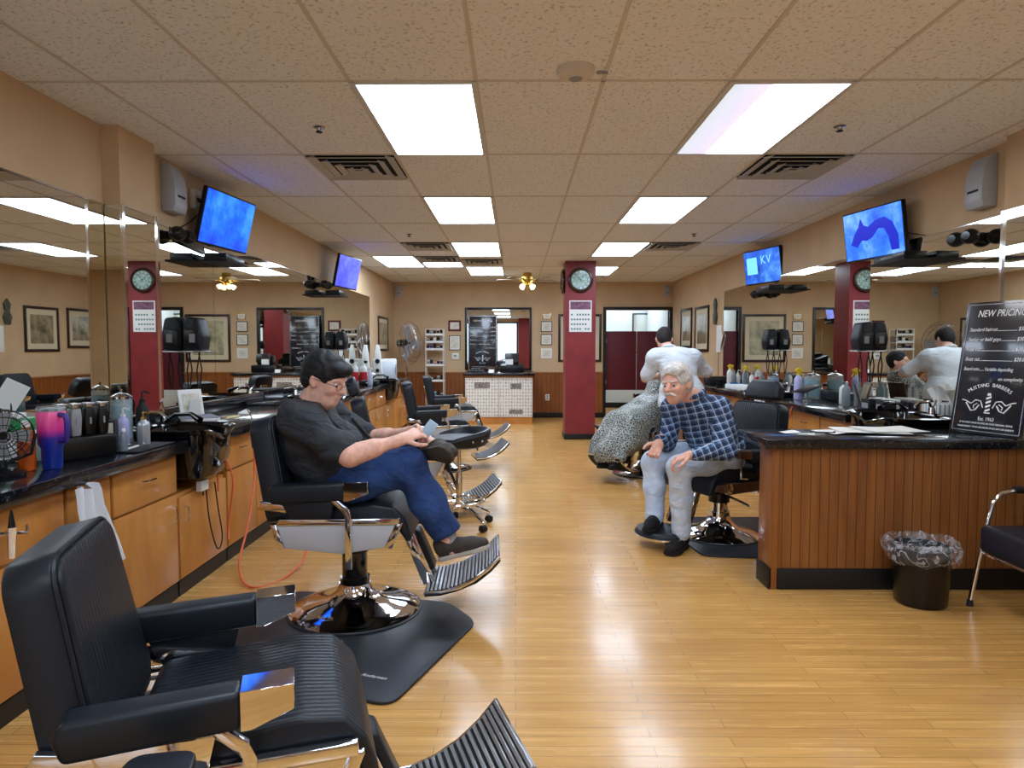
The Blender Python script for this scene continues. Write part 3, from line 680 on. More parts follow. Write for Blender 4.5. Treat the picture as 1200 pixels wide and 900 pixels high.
# ------------------------------------------------------------------ barber chairs
wood_side = m_wood('chair_wood', (84,52,32), (54,32,20), (3,3,3), .3)
def barber_chair(loc, heading, label, style='chrome', headrest=False, dz=0.0, group='barber chairs', polished=False):
    """local frame: +x is where the chair faces, origin on the floor under the column"""
    t = thing('barber_chair', label, 'barber chair', loc, R(heading), group)
    D = Vector((0, 0, dz))
    def S(mb):      # lift the upper part by dz
        mb.v = [(v[0], v[1], v[2]+dz) for v in mb.v]; return mb
    br = .33 if style == 'chrome' else .29
    MB().lathe([(br, 0.003), (br, .018), (br-.03, .032), (br*.75, .044), (br*.5, .062), (.12, .085), (.09, .115), (.08, .15)], n=48).build('base', chrome, t)
    MB().lathe([(br+.012, .001), (br+.012, .012), (br-.004, .016), (br-.004, .001)], n=48, cap=False).build('base_rim', rubber, t)
    MB().cyl((0, 0, .12), (0, 0, .34+dz), .064, n=24).cyl((0, 0, .12), (0, 0, .18), .076, n=24).build('column', chrome if style != 'chrome' else gloss_b, t)
    S(MB().cyl((0, 0, .28), (0, 0, .40), .075, n=20).bb(-.14, .14, -.12, .12, .36, .40, .01)).build('hydraulic_housing', plastic_b, t)
    # seat
    S(MB().prism([(-.24,.45),(-.25,.50),(-.22,.545),(.14,.575),(.24,.56),(.295,.50),(.325,.40),(.30,.385),(.25,.46),(.18,.465)], -.25, .25, 'xz', .018, 3)).build('seat', ribbed, t)
    side_m = (chrome if polished else reflection_grey) if style == 'chrome' else wood_side
    for s in (-1, 1):
        y0, y1 = s*.262, s*.285
        if style == 'chrome':
            sp = S(MB().prism([(-.30,.485),(.25,.485),(.20,.375),(.0,.345),(-.27,.375)], y0, y1, 'xz', .006)).build('side_panel', side_m, t)
            fr = S(MB().prism([(-.31,.485),(.27,.485),(.27,.515),(-.29,.515)], y0-s*.004, y1+s*.006, 'xz', .004).prism([(.25,.49),(.285,.49),(.235,.37),(.20,.375)], y0-s*.004, y1+s*.004, 'xz', .003).prism([(-.30,.49),(-.335,.49),(-.30,.37),(-.27,.375)], y0-s*.004, y1+s*.004, 'xz', .003)); fr.build('chrome_frame', chrome, sp)
        else:
            sp = S(MB().prism([(-.26,.47),(.28,.47),(.30,.43),(.16,.395),(-.22,.40)], y0, y1, 'xz', .008)).build('side_panel', side_m, t)
            S(MB().lathe([(.03, 0), (.04, .006), (.04, .012), (.02, .016)], (.20, s*.286, .44), 20, rot('X', -90*s))).build('ring_fitting', chrome, sp)
            S(MB().lathe([(.018, 0), (.018, .012)], (-.16, s*.286, .43), 14, rot('X', -90*s))).build('bolt', chrome, sp)
    # arms
    for s in (-1, 1):
        y = s*.285
        a = S(MB().prism([(-.34,.645),(-.32,.68),(.02,.692),(.02,.605),(-.32,.59)], y-.038, y+.038, 'xz', .014, 3)).build('armrest', vinyl, t)
        if style == 'chrome': S(MB().prism([(.018,.694),(.13,.697),(.13,.64),(.04,.606),(.018,.606)], y-.04, y+.04, 'xz', .0012, 1)).build('arm_cap', chrome, a)
        else: S(MB().prism([(.018,.692),(.125,.695),(.125,.64),(.018,.628)], y-.038, y+.038, 'xz', .01)).build('arm_cap', wood_side, a)
        S(MB().prism([(-.24,.515),(-.05,.515),(-.03,.60),(-.28,.60)], y-.018, y+.018, 'xz', .008)).build('arm_panel', chrome if (polished and s < 0) else vinyl, a)
        if style == 'chrome': S(MB().prism([(-.40,.56),(-.08,.52),(-.06,.535),(-.38,.60)], y-s*.03, y-s*.01, 'xz', .002)).build('recline_bar', chrome, a)
        else: S(MB().tube([(.08, y, .63), (.08, y, .50), (.02, y, .49)], .008)).build('arm_post', chrome, a)
    # backrest, reclined
    tilt = Matrix.Translation((-.25, 0, .52+dz)) @ Matrix.Rotation(R(-11), 4, 'Y')
    bm = bmesh.new()
    hw_, hh = .255, .48
    def outline(w_, z0, z1, top):
        pts = []
        for (cx, cz, a0, a1, r_) in ((w_-.05, z0+.05, -90, 0, .05), (w_-top-.03, z1-top, 0, 90, top), (-(w_-top-.03), z1-top, 90, 180, top), (-(w_-.05), z0+.05, 180, 270, .05)):
            for k in range(6):
                a = R(a0+(a1-a0)*k/5); pts.append((cx+r_*math.cos(a), cz+r_*math.sin(a)))
        return pts
    b = MB().prism(outline(hw_, -.02, hh, .07), -.115, -.02, 'yz', .012, 2, M=tilt); bo = b.build('backrest', vinyl, t)
    p = MB().prism(outline(hw_-.012, .0, hh-.010, .062), -.02, -.004, 'yz', .008, 2, M=tilt); p.build('back_cushion', ribbed, t)
    pl = [tilt @ Vector((-.018, y_, z_)) for y_, z_ in outline(hw_-.004, -.015, hh-.004, .07)]
    MB().tube(pl, .006, 6, True).build('piping', vinyl, bo)
    MB().prism(outline(.13, .10, .36, .03), -.122, -.115, 'yz', .002, 1, M=tilt).build('back_plate', chrome, bo)
    if headrest:
        h = MB()
        h.prism([(-.16, .0), (-.15, .10), (-.11, .14), (.11, .14), (.15, .10), (.16, 0), (.12, -.01), (-.12, -.01)], -.06, .02, 'yz', .02, 3, M=tilt @ Matrix.Translation((-.05, 0, .515)) @ Matrix.Rotation(R(-8), 4, 'Y'))
        ho = h.build('headrest', vinyl, t)
        MB().tube([tilt @ Vector((-.07, 0, .40)), tilt @ Vector((-.075, 0, .58))], .012).build('headrest_post', chrome, ho)
    # pump and recline levers
    S(MB().tube([(-.02, .05, .33), (-.02, .20, .31), (-.01, .27, .30)], .009)).build('pump_lever', chrome, t)
    S(MB().prism([(-.055,.615),(-.035,.63),(.035,.575),(.05,.54),(.05,.28),(.02,.28),(.02,.54),(.01,.555)], -.318, -.300, 'xz', .003)).build('recline_lever', chrome, t)
    # footrest
    def fr(mb): return S(mb)
    if style == 'chrome':
        m = MB()
        for s in (-1, 1): fr(MB().prism([(.25,.40),(.31,.40),(.42,.14),(.36,.12)], s*.07-.013, s*.07+.013, 'xz', .003)).build('footrest_arm', chrome, t)
        
        fr(MB().prism([(.31,.40),(.34,.39),(.42,.20),(.385,.17)], -.055, .055, 'xz', .01)).build('calf_pad', vinyl, t)
        cur = [(.38,.125),(.46,.13),(.54,.15),(.62,.19),(.69,.245),(.74,.30)]
        pl = fr(MB().prism(cur+[(x-.008 if i < 3 else x+.012, z-.028) for i, (x, z) in list(enumerate(cur))[::-1]], -.19, .19, 'xz', .008)).build('footrest_plate', matte_b, t)
        rb = MB(); n = 20
        for i in range(n):
            u = (i+.5)/n*(len(cur)-1); k = min(int(u), len(cur)-2); f = u-k
            x = cur[k][0]*(1-f)+cur[k+1][0]*f; z = cur[k][1]*(1-f)+cur[k+1][1]*f; an = math.degrees(math.atan2(cur[k+1][1]-cur[k][1], cur[k+1][0]-cur[k][0]))
            rb.box((x, 0, z+.003), (.0125, .36, .008), rot('Y', -an), .002, 1)
        fr(rb).build('footrest_ribs', MATS.get('footrest_metal') or mat('footrest_metal', (168,170,174), .3, .7), pl)
        rim = [(x, -.19, z-.008) for x, z in cur]+[(x, .19, z-.008) for x, z in cur[::-1]]
        fr(MB().tube(rim, .009, 8, True)).build('footrest_rim', chrome, pl)
    else:
        m = MB()
        for s in (-1, 1): S(MB().prism([(.26,.42),(.30,.42),(.40,.13-dz),(.36,.12-dz)], s*.10-.012, s*.10+.012, 'xz', .003)).build('footrest_arm', chrome, t)
        prof = [(.0, .055), (.13, .055), (.165, .07), (.165, .095), (.15, .115), (.0, .12)]
        Mo = Matrix(((1.0,0,0),(0,1.15,0),(0,0,1)))
        pl = MB().lathe(prof[2:], (.53, 0, 0), 36, Mo).build('footrest_pad', rubber, t)
        MB().lathe([(.12, .04), (.16, .055), (.172, .07), (.172, .082), (.166, .084)], (.53, 0, 0), 36, Mo).build('footrest_rim', chrome, pl)
    return t
barber_chair((-.71, 1.70, .0), 18, 'empty black barber chair filling the lower left foreground', dz=-.072, polished=True)
barber_chair((-.83, 3.40, .006), 2, 'black barber chair on floor mat with man in black shirt seated', dz=.035)
barber_chair((-.88, 5.45, 0), 12, 'black barber chair with headrest, just past the seated man', headrest=True, dz=-.02)
barber_chair((-.84, 7.55, 0), 14, 'empty black barber chair in left row, third behind the seated man', dz=.0)
barber_chair((-.84, 9.3, 0), 10, 'farthest empty black barber chair in the left row')
barber_chair((1.47, 4.80, .006), 207, 'black barber chair with wooden side and headrest under the old man', 'wood', headrest=True, dz=-.03)
barber_chair((1.40, 7.25, 0), 226, 'barber chair under the caped customer', 'chrome', dz=-.02)
barber_chair((1.85, 9.2, 0), 190, 'empty barber chair in right row beyond the caped customer', 'chrome', dz=.02)

def floor_mat(pts, label, logo=None):
    t = thing('floor_mat', label, 'floor mat', (0, 0, 0))
    MB().prism(pts, .0005, .014, 'xy', .006, 2).build('mat_sheet', rubber, t)
    if logo:
        m = MB(); x, y, a = logo
        text_into(m, 'Andersen', .03, Matrix.Translation((x, y, .0142)) @ Matrix.Rotation(R(a), 4, 'Z'), shear=.3, depth=.0003)
        m.build('logo', white_pl, t)
def rounded(pts, r=.08, n=5):
    out = []; N = len(pts)
    for i in range(N):
        p = Vector(pts[i]); a = (Vector(pts[i-1])-p).normalized(); b = (Vector(pts[(i+1) % N])-p).normalized()
        for k in range(n+1):
            u = k/n; q = (p+a*r)*(1-u)**2 + p*2*u*(1-u) + (p+b*r)*u*u; out.append((q.x, q.y))
    return out
floor_mat(rounded([(-.47, 2.46), (-.19, 3.24), (-.36, 3.50), (-1.22, 3.66), (-1.62, 2.84)]), 'black rubber floor mat under the seated man barber chair', (-.585, 2.67, -18))
floor_mat(rounded([(1.18, 4.62), (1.22, 4.30), (2.30, 4.20), (2.35, 5.3), (1.3, 5.3)]), 'black rubber floor mat under the old man barber chair')
floor_mat(rounded([(-1.66, .9), (-.45, .85), (-.30, 1.6), (-.45, 2.05), (-1.60, 2.1)]), 'black rubber floor mat under the nearest empty chair')

# rolling stool
st = thing('rolling_stool', 'black rolling stool with low curved back and chrome casters', 'stool', (-.43, 5.05, 0), R(20))
sb = MB().lathe([(.0, .615), (.17, .615), (.205, .63), (.215, .66), (.20, .69), (.12, .70), (0, .695)], n=36).build('seat', vinyl, st)
def arc_fn(u, v):
    a = R(-115+230*u); h = .69+.06*math.sin(math.pi*u)**.7
    prof = [(.19, .655), (.225, .65), (.245, h-.02), (.235, h+.005), (.215, h+.005), (.20, h-.03), (.17, .68)]
    k = min(int(v*6), 5); f = v*6-k; r_ = prof[k][0]*(1-f)+prof[k+1][0]*f; z = prof[k][1]*(1-f)+prof[k+1][1]*f
    return (r_*math.cos(a), r_*math.sin(a), z)
rail = MB().grid(arc_fn, 40, 13).build('back_rail', vinyl, st)
for k in range(9): a = R(-80+20*k); MB().ball((.240*math.cos(a), .240*math.sin(a), .675), .008, n=8, m=6).build('stud', chrome, rail)
MB().cyl((0, 0, .42), (0, 0, .615), .014).cyl((0, 0, .16), (0, 0, .42), .026).cyl((0, 0, .12), (0, 0, .18), .035).build('column', chrome, st)
MB().tube([(.19*math.cos(a*math.pi/12), .19*math.sin(a*math.pi/12), .20) for a in range(24)], .010, 8, True).tube([(-.19, 0, .20), (.19, 0, .20)], .007).tube([(0, -.19, .20), (0, .19, .20)], .007).build('foot_ring', chrome, st)
for i in range(5):
    a = R(72*i+10); c_, s_ = math.cos(a), math.sin(a)
    lg = MB().tube([(0.02*c_, .02*s_, .15), (.12*c_, .12*s_, .145), (.24*c_, .24*s_, .085), (.255*c_, .255*s_, .07)], [.018, .016, .013, .011]).build('leg', chrome, st)
    MB().cyl((.255*c_-.02*s_, .255*s_+.02*c_, .028), (.255*c_+.02*s_, .255*s_-.02*c_, .028), .027).build('caster', matte_b, lg)
st2 = thing('rolling_stool', 'black stool seat cropped by the bottom edge before near chair', 'stool', (-.68, 1.20, 0), R(10))
MB().prism(rounded([(-.075, -.08), (.075, -.08), (.065, .08), (-.06, .08)], .035), .50, .565, 'xy', .02, 3).build('seat', vinyl, st2)
MB().cyl((0, 0, .12), (0, 0, .50), .022).build('column', chrome, st2)
for i in range(5):
    a = R(72*i); c_, s_ = math.cos(a), math.sin(a)
    lg = MB().tube([(0.02*c_, .02*s_, .14), (.2*c_, .2*s_, .07)], .013).build('leg', chrome, st2)
    MB().cyl((.2*c_-.02*s_, .2*s_+.02*c_, .028), (.2*c_+.02*s_, .2*s_-.02*c_, .028), .027).build('caster', matte_b, lg)

# waiting chair, right edge
wc = thing('waiting_chair', 'black padded waiting chair with chrome tube frame at right edge', 'chair', (2.73, 3.2, 0), R(180))
MB().bb(-.25, .31, -.27, .27, .30, .44, .025, 3).build('seat', mat('navy_black_vinyl', (30,34,44), .45), wc)
MB().prism([(-.24,.43),(-.18,.43),(-.26,.86),(-.31,.86)], -.25, .25, 'xz', .02, 3).build('backrest', MATS['navy_black_vinyl'], wc)
for s in (-1, 1):
    y = s*.285
    MB().tube([(.33, y, .02), (.30, y, .20), (.26, y, .42), (.23, y, .55), (.19, y, .60), (.12, y, .615), (-.10, y, .615), (-.28, y, .60)], .012, 10).tube([(-.28, y, .02), (-.24, y, .45), (-.28, y, .60)], .012, 10).build('leg', chrome, wc)
    MB().tube([(.12, y, .62), (-.18, y, .62)], .02, 10).build('armrest', matte_b, wc)
    for fx in (.33, -.28): MB().cyl((fx, y, 0.001), (fx, y, .035), .017, .014).build('foot_cap', rubber, wc)
for x_, z_ in ((.27, .285), (-.262, .285)): MB().tube([(x_, -.285, z_), (x_, .285, z_)], .010).build('cross_bar', chrome, wc)

# waste bin with liner
wb = thing('waste_bin', 'black round waste bin with clear plastic liner by half wall', 'bin', (2.165, 3.53, 0))
MB().lathe([(.0, .003), (.118, .003), (.125, .012), (.142, .30), (.148, .30), (.150, .31), (.140, .31), (.118, .02), (0, .02)], n=40, cap=False).build('bin_body', plastic_b, wb)
linm = mat('clear_liner', (235,238,245), .12, alpha=.16, coat=1); linm.node_tree.nodes['Principled BSDF'].inputs['Specular IOR Level'].default_value = .9
t_ = NT(linm); nz_ = t_.n('ShaderNodeTexNoise', Scale=14.0, Detail=5.0, Distortion=1.2); t_.l(t_.coord(), nz_.inputs['Vector']); t_.bump(nz_.outputs[0], 1.0, .03); t_.l(t_.ramp(nz_.outputs[0], [(.44, (.06,.06,.06)), (.5, (.5,.5,.5)), (.56, (.08,.08,.08))]), t_.b.inputs['Alpha'])
def lf(u, v):
    a = 2*math.pi*u; prof = [(.128, .20), (.134, .28), (.142, .335), (.160, .350), (.180, .335), (.188, .300), (.182, .262), (.165, .235)]
    q = v*7; k = min(int(q), 6); f = q-k; r_ = prof[k][0]*(1-f)+prof[k+1][0]*f; z = prof[k][1]*(1-f)+prof[k+1][1]*f
    am = min(1, max(0, v-.25)*2.2); wv = .006*math.sin(a*5+1)+.004*math.sin(a*11+q)+.003*math.sin(a*19-q*2)
    return ((r_+wv*am)*math.cos(a), (r_+wv*am)*math.sin(a), z+(.010*math.sin(a*3+.5)+.006*math.sin(a*7)+wv)*am)
MB().grid(lf, 140, 26).build('liner', linm, wb, ang=60)

# ------------------------------------------------------------------ counter things
def bottle(loc, label, cat='bottle', r=.03, h=.18, m=white_pl, top='cap', tm=None, name='bottle', group=None, band=None, rz=0):
    t = thing(name, label, cat, loc, rz, group); tm = tm or m
    MB().lathe([(0, 0), (r*.92, 0), (r, .006), (r, h*.68), (r*.9, h*.76), (r*.42, h*.86), (r*.4, h*.9)], n=20).build('body', m, t)
    if band: MB().lathe([(r*1.02, h*.12), (r*1.02, h*.55)], n=20, cap=False).build('label_band', band, t)
    if top == 'cap': MB().lathe([(r*.5, h*.88), (r*.5, h), (r*.42, h*1.02), (0, h*1.02)], n=16).build('cap', tm, t)
    elif top == 'pump':
        MB().lathe([(r*.45, h*.88), (r*.45, h*.95), (r*.15, h*.96), (r*.15, h*1.1)], n=14).tube([(0, 0, h*1.1), (r*.3, 0, h*1.12), (r*1.2, 0, h*1.08)], r*.16).build('pump', tm, t)
    elif top == 'trigger':
        MB().lathe([(r*.45, h*.88), (r*.4, h*.98)], n=14).prism([(-r*.6, h*.97), (r*1.1, h*1.0), (r*1.1, h*1.08), (-r*.2, h*1.14), (-r*.9, h*1.05)], -r*.28, r*.28, 'xz', .003).prism([(r*.5, h*.99), (r*.7, h*.99), (r*1.2, h*.82), (r*1.05, h*.8)], -r*.15, r*.15, 'xz').build('trigger', tm, t)
    elif top == 'nozzle': MB().lathe([(r*.45, h*.88), (r*.1, h*1.12), (0, h*1.12)], n=12).build('nozzle', tm, t)
    return t
def jar(loc, label, r=.045, h=.24, liq=teal_liq):
    t = thing('disinfectant_jar', label, 'jar', loc)
    MB().lathe([(0, 0), (r*1.1, 0), (r*1.1, .012), (r, .02), (r, h*.86), (r*.98, h*.86), (r*.98, .022), (0, .022)], n=28, cap=False).build('glass_body', MATS.get('jar_glass') or mat('jar_glass', (225,240,242), .04, alpha=.22), t)
    MB().lathe([(0, .023), (r*.94, .023), (r*.94, h*.74), (0, h*.74)], n=28, cap=False).build('liquid', liq, t)
    MB().lathe([(r*1.04, h*.86), (r*1.04, h*.9), (r*.5, h*.96), (r*.12, h*.98), (r*.14, h*1.04), (0, h*1.06)], n=28).build('lid', chrome, t)
    return t
def rounded_box(name, loc, sz, m, label, cat, rz=0, bev=.006, extra=None):
    t = thing(name, label, cat, loc, rz)
    MB().bb(-sz[0]/2, sz[0]/2, -sz[1]/2, sz[1]/2, 0, sz[2], bev).build('box_body', m, t)
    if extra: extra(t)
    return t
Z = CT+.001
red_pl = mat('red_plastic', (190,30,40), .4); green_pl = mat('green_plastic', (20,140,70), .4); purple_pl = mat('purple_plastic', (60,40,130), .35); yellow_pl = mat('yellow_plastic', (236,200,40), .4)
orange_pl = mat('orange_bottle', (206,92,30), .35)
clear_pl = mat('clear_plastic', (200,215,220), .1, trans=.7, ior=1.2); amber = mat('amber_liquid', (190,140,60), .2)
# caged desk fan
df = thing('desk_fan', 'small black caged desk fan on near left worktop', 'fan', (-2.00, 2.585, Z), R(-50))
MB().lathe([(0, 0), (.07, 0), (.075, .012), (.03, .03), (0, .03)], n=24).tube([(0, 0, .02), (.0, 0, .06)], .012).tube([(0, -.105, .16), (0, -.09, .08), (0, 0, .045), (0, .09, .08), (0, .105, .16)], .007).build('stand', plastic_b, df)
cg = MB()
for rr_, xx in ((.10, 0), (.10, .05), (.075, .065), (.045, .072), (.02, .074), (.075, -.03), (.045, -.045)):
    cg.tube([(xx, rr_*math.cos(i*math.pi/14), .16+rr_*math.sin(i*math.pi/14)) for i in range(28)], .0022, 5, True)
for i in range(24):
    a = 2*math.pi*i/24; c_, s_ = math.cos(a), math.sin(a)
    cg.tube([(-.045, .03*c_, .16+.03*s_), (-.02, .09*c_, .16+.09*s_), (.0, .10*c_, .16+.10*s_), (.05, .10*c_, .16+.10*s_), (.072, .03*c_, .16+.03*s_)], .0014, 4)
cg.build('cage', plastic_b, df)
MB().cyl((-.07, 0, .16), (.0, 0, .16), .032).cyl((.0, 0, .16), (.03, 0, .16), .015).build('motor', plastic_b, df)
bl = MB()
for i in range(4):
    q = Matrix.Rotation(R(90*i), 4, 'X')
    bl.prism([(.012, -.012), (.085, -.035), (.09, .02), (.015, .012)], .018, .021, 'yz', M=Matrix.Translation((0, 0, .16)) @ q @ Matrix.Rotation(R(0), 4, 'Y'))
bl.build('fan_blade', grey_pl, df)
# bottles near
bottle((-2.00, 2.71, Z), 'orange metal drink bottle between desk fan and pink tumbler', r=.032, h=.20, m=orange_pl, tm=white_pl)
tb = thing('tumbler', 'pink to purple handled tumbler with blue base on worktop', 'tumbler', (-1.93, 2.76, Z), R(-20))
def m_grad():
    m = mat('pink_purple_blue', (200,60,150), .3, coat=.3); t = NT(m); sep = t.n('ShaderNodeSeparateXYZ'); tc = t.n('ShaderNodeTexCoord'); t.l(tc.outputs['Object'], sep.inputs[0])
    t.l(t.ramp(t.math('MULTIPLY', sep.outputs[2], 1/.25), [(.0, (14,44,140)), (.38, (20,44,150)), (.52, (60,40,150)), (.66, (226,60,150)), (.85, (240,80,150))]), t.b.inputs['Base Color']); return m
MB().lathe([(0, 0), (.034, 0), (.037, .005), (.039, .085), (.050, .105), (.053, .235), (.050, .24)], n=32).build('cup', m_grad(), tb)
MB().lathe([(.052, .238), (.054, .25), (.048, .258), (0, .258)], n=32).build('lid', clear_pl, tb)
MB().tube([(.05, 0, .225), (.085, 0, .222), (.093, 0, .20), (.092, 0, .14), (.082, 0, .118), (.05, 0, .115)], .011, 10).build('handle', purple_pl, tb)
rounded_box('wipes_box', (-2.235, 2.97, Z), (.10, .16, .16), paper, 'white and green wipes box behind the desk fan', 'box', .2, extra=lambda t: (MB().bb(-.052, .052, -.082, .082, .125, .185, .006).build('green_lid', green_pl, t), MB().bb(-.03, .03, -.035, .035, .1855, .21, .006).build('white_cap', white_pl, t)))
cd = thing('paper_card', 'white paper card leaning at the left edge of worktop', 'card', (-2.33, 3.07, Z+.21), R(30)); MB().box((0, 0, .07), (.10, .004, .14), rot('Y', 30) @ rot('X', 8), .001, 1).build('card_sheet', paper, cd); MB().cyl((0, .006, -.21), (0, .006, .05), .004).build('card_stand', plastic_b, cd)
bottle((-2.11, 2.96, Z), 'small pale pump bottle behind the orange bottle', r=.026, h=.15, m=mat('pale_teal', (170,205,205), .3), top='pump', tm=white_pl)
bottle((-2.22, 3.21, Z), 'clear bottle with green cap behind the pink tumbler', r=.026, h=.17, m=clear_pl, tm=green_pl)
bottle((-2.12, 3.33, Z), 'white squeeze bottle with nozzle left of black pump bottle', r=.026, h=.16, m=white_pl, top='nozzle')
bottle((-2.06, 3.33, Z), 'small purple capped bottle beside the white squeeze bottle', r=.02, h=.13, m=white_pl, tm=purple_pl)
cs = thing('comb_jar', 'black jar holding combs behind the pink tumbler', 'jar', (-2.19, 3.30, Z)); MB().lathe([(0,0),(.035,0),(.038,.10),(.034,.10),(.032,.01),(0,.01)], n=20, cap=False).build('jar_body', matte_b, cs)
for i in range(4): MB().box((.012*(i-1.5), .004*i, .125), (.010, .003, .15), rot('Y', 6*(i-1.5)), .001, 1).build('comb', [white_pl, paper, steel, matte_b][i], cs)
# clipper holder and clippers
ch = thing('clipper_stand', 'black clipper stand loaded with hair clippers near the tumbler', 'clipper stand', (-1.98, 3.03, Z), R(60))
MB().bb(-.13, .13, -.05, .05, 0, .10, .01).bb(-.13, .13, .035, .05, .09, .17, .004).build('holder', plastic_b, ch)
def clipper(loc, rz, label, m=plastic_b, h=.17):
    t = thing('hair_clipper', label, 'hair clipper', loc, rz, 'hair clippers in the black stand')
    MB().prism([(-.02, 0), (.02, 0), (.026, h*.5), (.022, h*.85), (-.018, h*.85), (-.024, h*.4)], -.02, .02, 'xz', .008, 2).build('clipper_body', m, t)
    MB().bb(-.018, .022, -.022, .022, h*.85+.001, h, .002).build('blade', steel, t)
    MB().box((0, -.021, h*.45), (.008, .004, .03), None, .001, 1).build('switch', grey_pl, t)
for i, (dx, m_) in enumerate(((-.09, plastic_b), (-.03, grey_pl), (.03, plastic_b), (.09, plastic_b))):
    a = R(60); clipper((-1.98+dx*math.cos(a)+.062*math.sin(a)*0, 3.03+dx*math.sin(a), Z+.1005), a, ['black hair clipper nearest the tumbler in the stand', 'grey hair clipper in the black stand', 'black hair clipper third in the black stand', 'black hair clipper farthest in the near black stand'][i], m_, .15)
jar((-2.085, 3.52, Z), 'tall disinfectant jar of teal liquid by the mirror pilaster', .052, .27)
bottle((-1.995, 3.555, Z), 'black pump bottle right of the teal disinfectant jar', r=.032, h=.24, m=matte_b, top='pump')
bottle((-2.13, 3.42, Z), 'black trigger spray bottle left of the teal jar', r=.034, h=.21, m=matte_b, top='trigger')
bottle((-2.02, 3.42, Z), 'clear pump bottle with lilac liquid before the teal jar', r=.028, h=.17, m=mat('lilac', (170,170,215), .2), top='pump', tm=white_pl)
bottle((-1.92, 3.43, Z), 'silver pump bottle with brass top at worktop end', r=.03, h=.15, m=mat('silver_label', (176,184,188), .25, .5), top='pump', tm=gold)
bottle((-1.89, 3.20, Z), 'small clear bottle standing beside clipper stand', r=.018, h=.11, m=clear_pl, tm=white_pl)
rounded_box('small_box', (-1.99, 3.22, Z), (.10, .09, .15), matte_b, 'black box with pale picture label behind the clippers', 'box', .4, extra=lambda t: MB().bb(-.04, .04, -.0475, -.0455, .08, .14).build('picture_label', cert, t))
bm2 = thing('barber_mat', 'ribbed black rubber tool mat on near left worktop', 'mat', (-1.94, 3.33, Z)); MB().bb(-.13, .14, -.16, .18, 0, .005, .002).build('mat_sheet', m_rib('ribbed_rubber', (30,32,36), .012, 1, .5), bm2)
rz_ = thing('straight_razor', 'open silver straight razor lying on the tool mat', 'razor', (-1.90, 3.32, Z+.0055), R(95)); MB().bb(-.11, .02, -.008, .008, 0, .007, .002).build('handle', white_pl, rz_); MB().prism([(.02,-.008),(.10,-.006),(.11,.004),(.02,.010)], 0, .004, 'xy').build('blade', steel, rz_)
sz_ = thing('scissors', 'silver scissors beside the straight razor', 'scissors', (-1.95, 3.40, Z+.0055), R(40))
MB().prism([(0,-.004),(.09,0),(0,.004)], 0, .003, 'xy').prism([(0,-.005),(.085,.014),(0,.005)], .003, .006, 'xy').build('blade', steel, sz_)
MB().tube([(-.03+.016*math.cos(a*.785), .016+.014*math.sin(a*.785), .003) for a in range(8)], .003, 6, True).tube([(-.03+.016*math.cos(a*.785), -.016+.014*math.sin(a*.785), .003) for a in range(8)], .003, 6, True).build('finger_rings', steel, sz_)
pf_ = thing('photo_frame', 'white framed notice leaning on left wall mirror past pilaster', 'photo frame', (-2.18, 4.50, Z+.003), R(58))
def lean(mb, deg): 
    q = rot('X', deg).to_4x4(); mb.v = [tuple(q @ Vector(v)) for v in mb.v]; return mb
lean(MB().bb(-.085, .085, -.008, .008, 0, .22, .003), -12).build('frame', white_pl, pf_); lean(MB().bb(-.062, .062, -.0095, -.0081, .03, .19), -12).build('notice', cert, pf_)
lean(MB().bb(-.04, .04, .0, .006, .0, .16), 12).build('easel_leg', white_pl, pf_)
for i, (m_, l) in enumerate(((mat('lilac_cover', (150,148,184), .5), 'lilac magazine, lowest of small pile before the white frame'), (mat('pale_cover', (196,196,212), .5), 'pale magazine in the middle of the small pile'), (mat('grey_cover', (120,120,140), .5), 'grey magazine topping the small pile'))):
    t = thing('magazine', l, 'magazine', (-2.06, 4.33, Z+.019*i), R(20+8*i), 'magazines in the small pile'); MB().bb(-.10, .10, -.14, .14, 0, .017, .003).build('pages', paper, t); MB().bb(-.102, .102, -.142, .142, .0172, .0185).build('cover', m_, t)
br_ = thing('duster_brush', 'pale wooden handled neck brush on second left worktop', 'brush', (-1.92, 4.62, Z+.027), R(70)); MB().tube([(-.12, 0, 0), (-.05, 0, .0), (.0, 0, 0)], [.008, .011, .009]).build('handle', mat('pale_wood', (220,205,150), .5), br_); MB().lathe([(.009, 0), (.026, .07), (.024, .08), (0, .08)], (0, 0, .018), 16, rot('Y', 90)).build('bristles', white_pl, br_)
# tray of tools behind the man
tr = thing('tool_tray', 'black tray of metal tools on worktop behind the man', 'tray', (-2.22, 6.0, Z)); MB().bb(-.13, .13, -.2, .2, 0, .01, .003).bb(-.13, -.12, -.2, .2, .01, .03).bb(.12, .13, -.2, .2, .01, .03).build('tray_base', matte_b, tr)
for i in range(6):
    t = thing('scissors', 'metal shears in black tray behind the man, %s' % ['nearest', 'second nearest', 'third nearest', 'third farthest', 'second farthest', 'farthest'][i], 'scissors', (-2.28+.025*i, 5.86+.05*i, Z+.011), R(25*i), 'shears in the tray')
    MB().prism([(0,-.004),(.08,0),(0,.004)], 0, .003, 'xy').build('blade', steel, t); MB().tube([(-.025+.014*math.cos(a*.785), .0+.012*math.sin(a*.785), .003) for a in range(8)], .003, 6, True).build('finger_ring', steel, t)
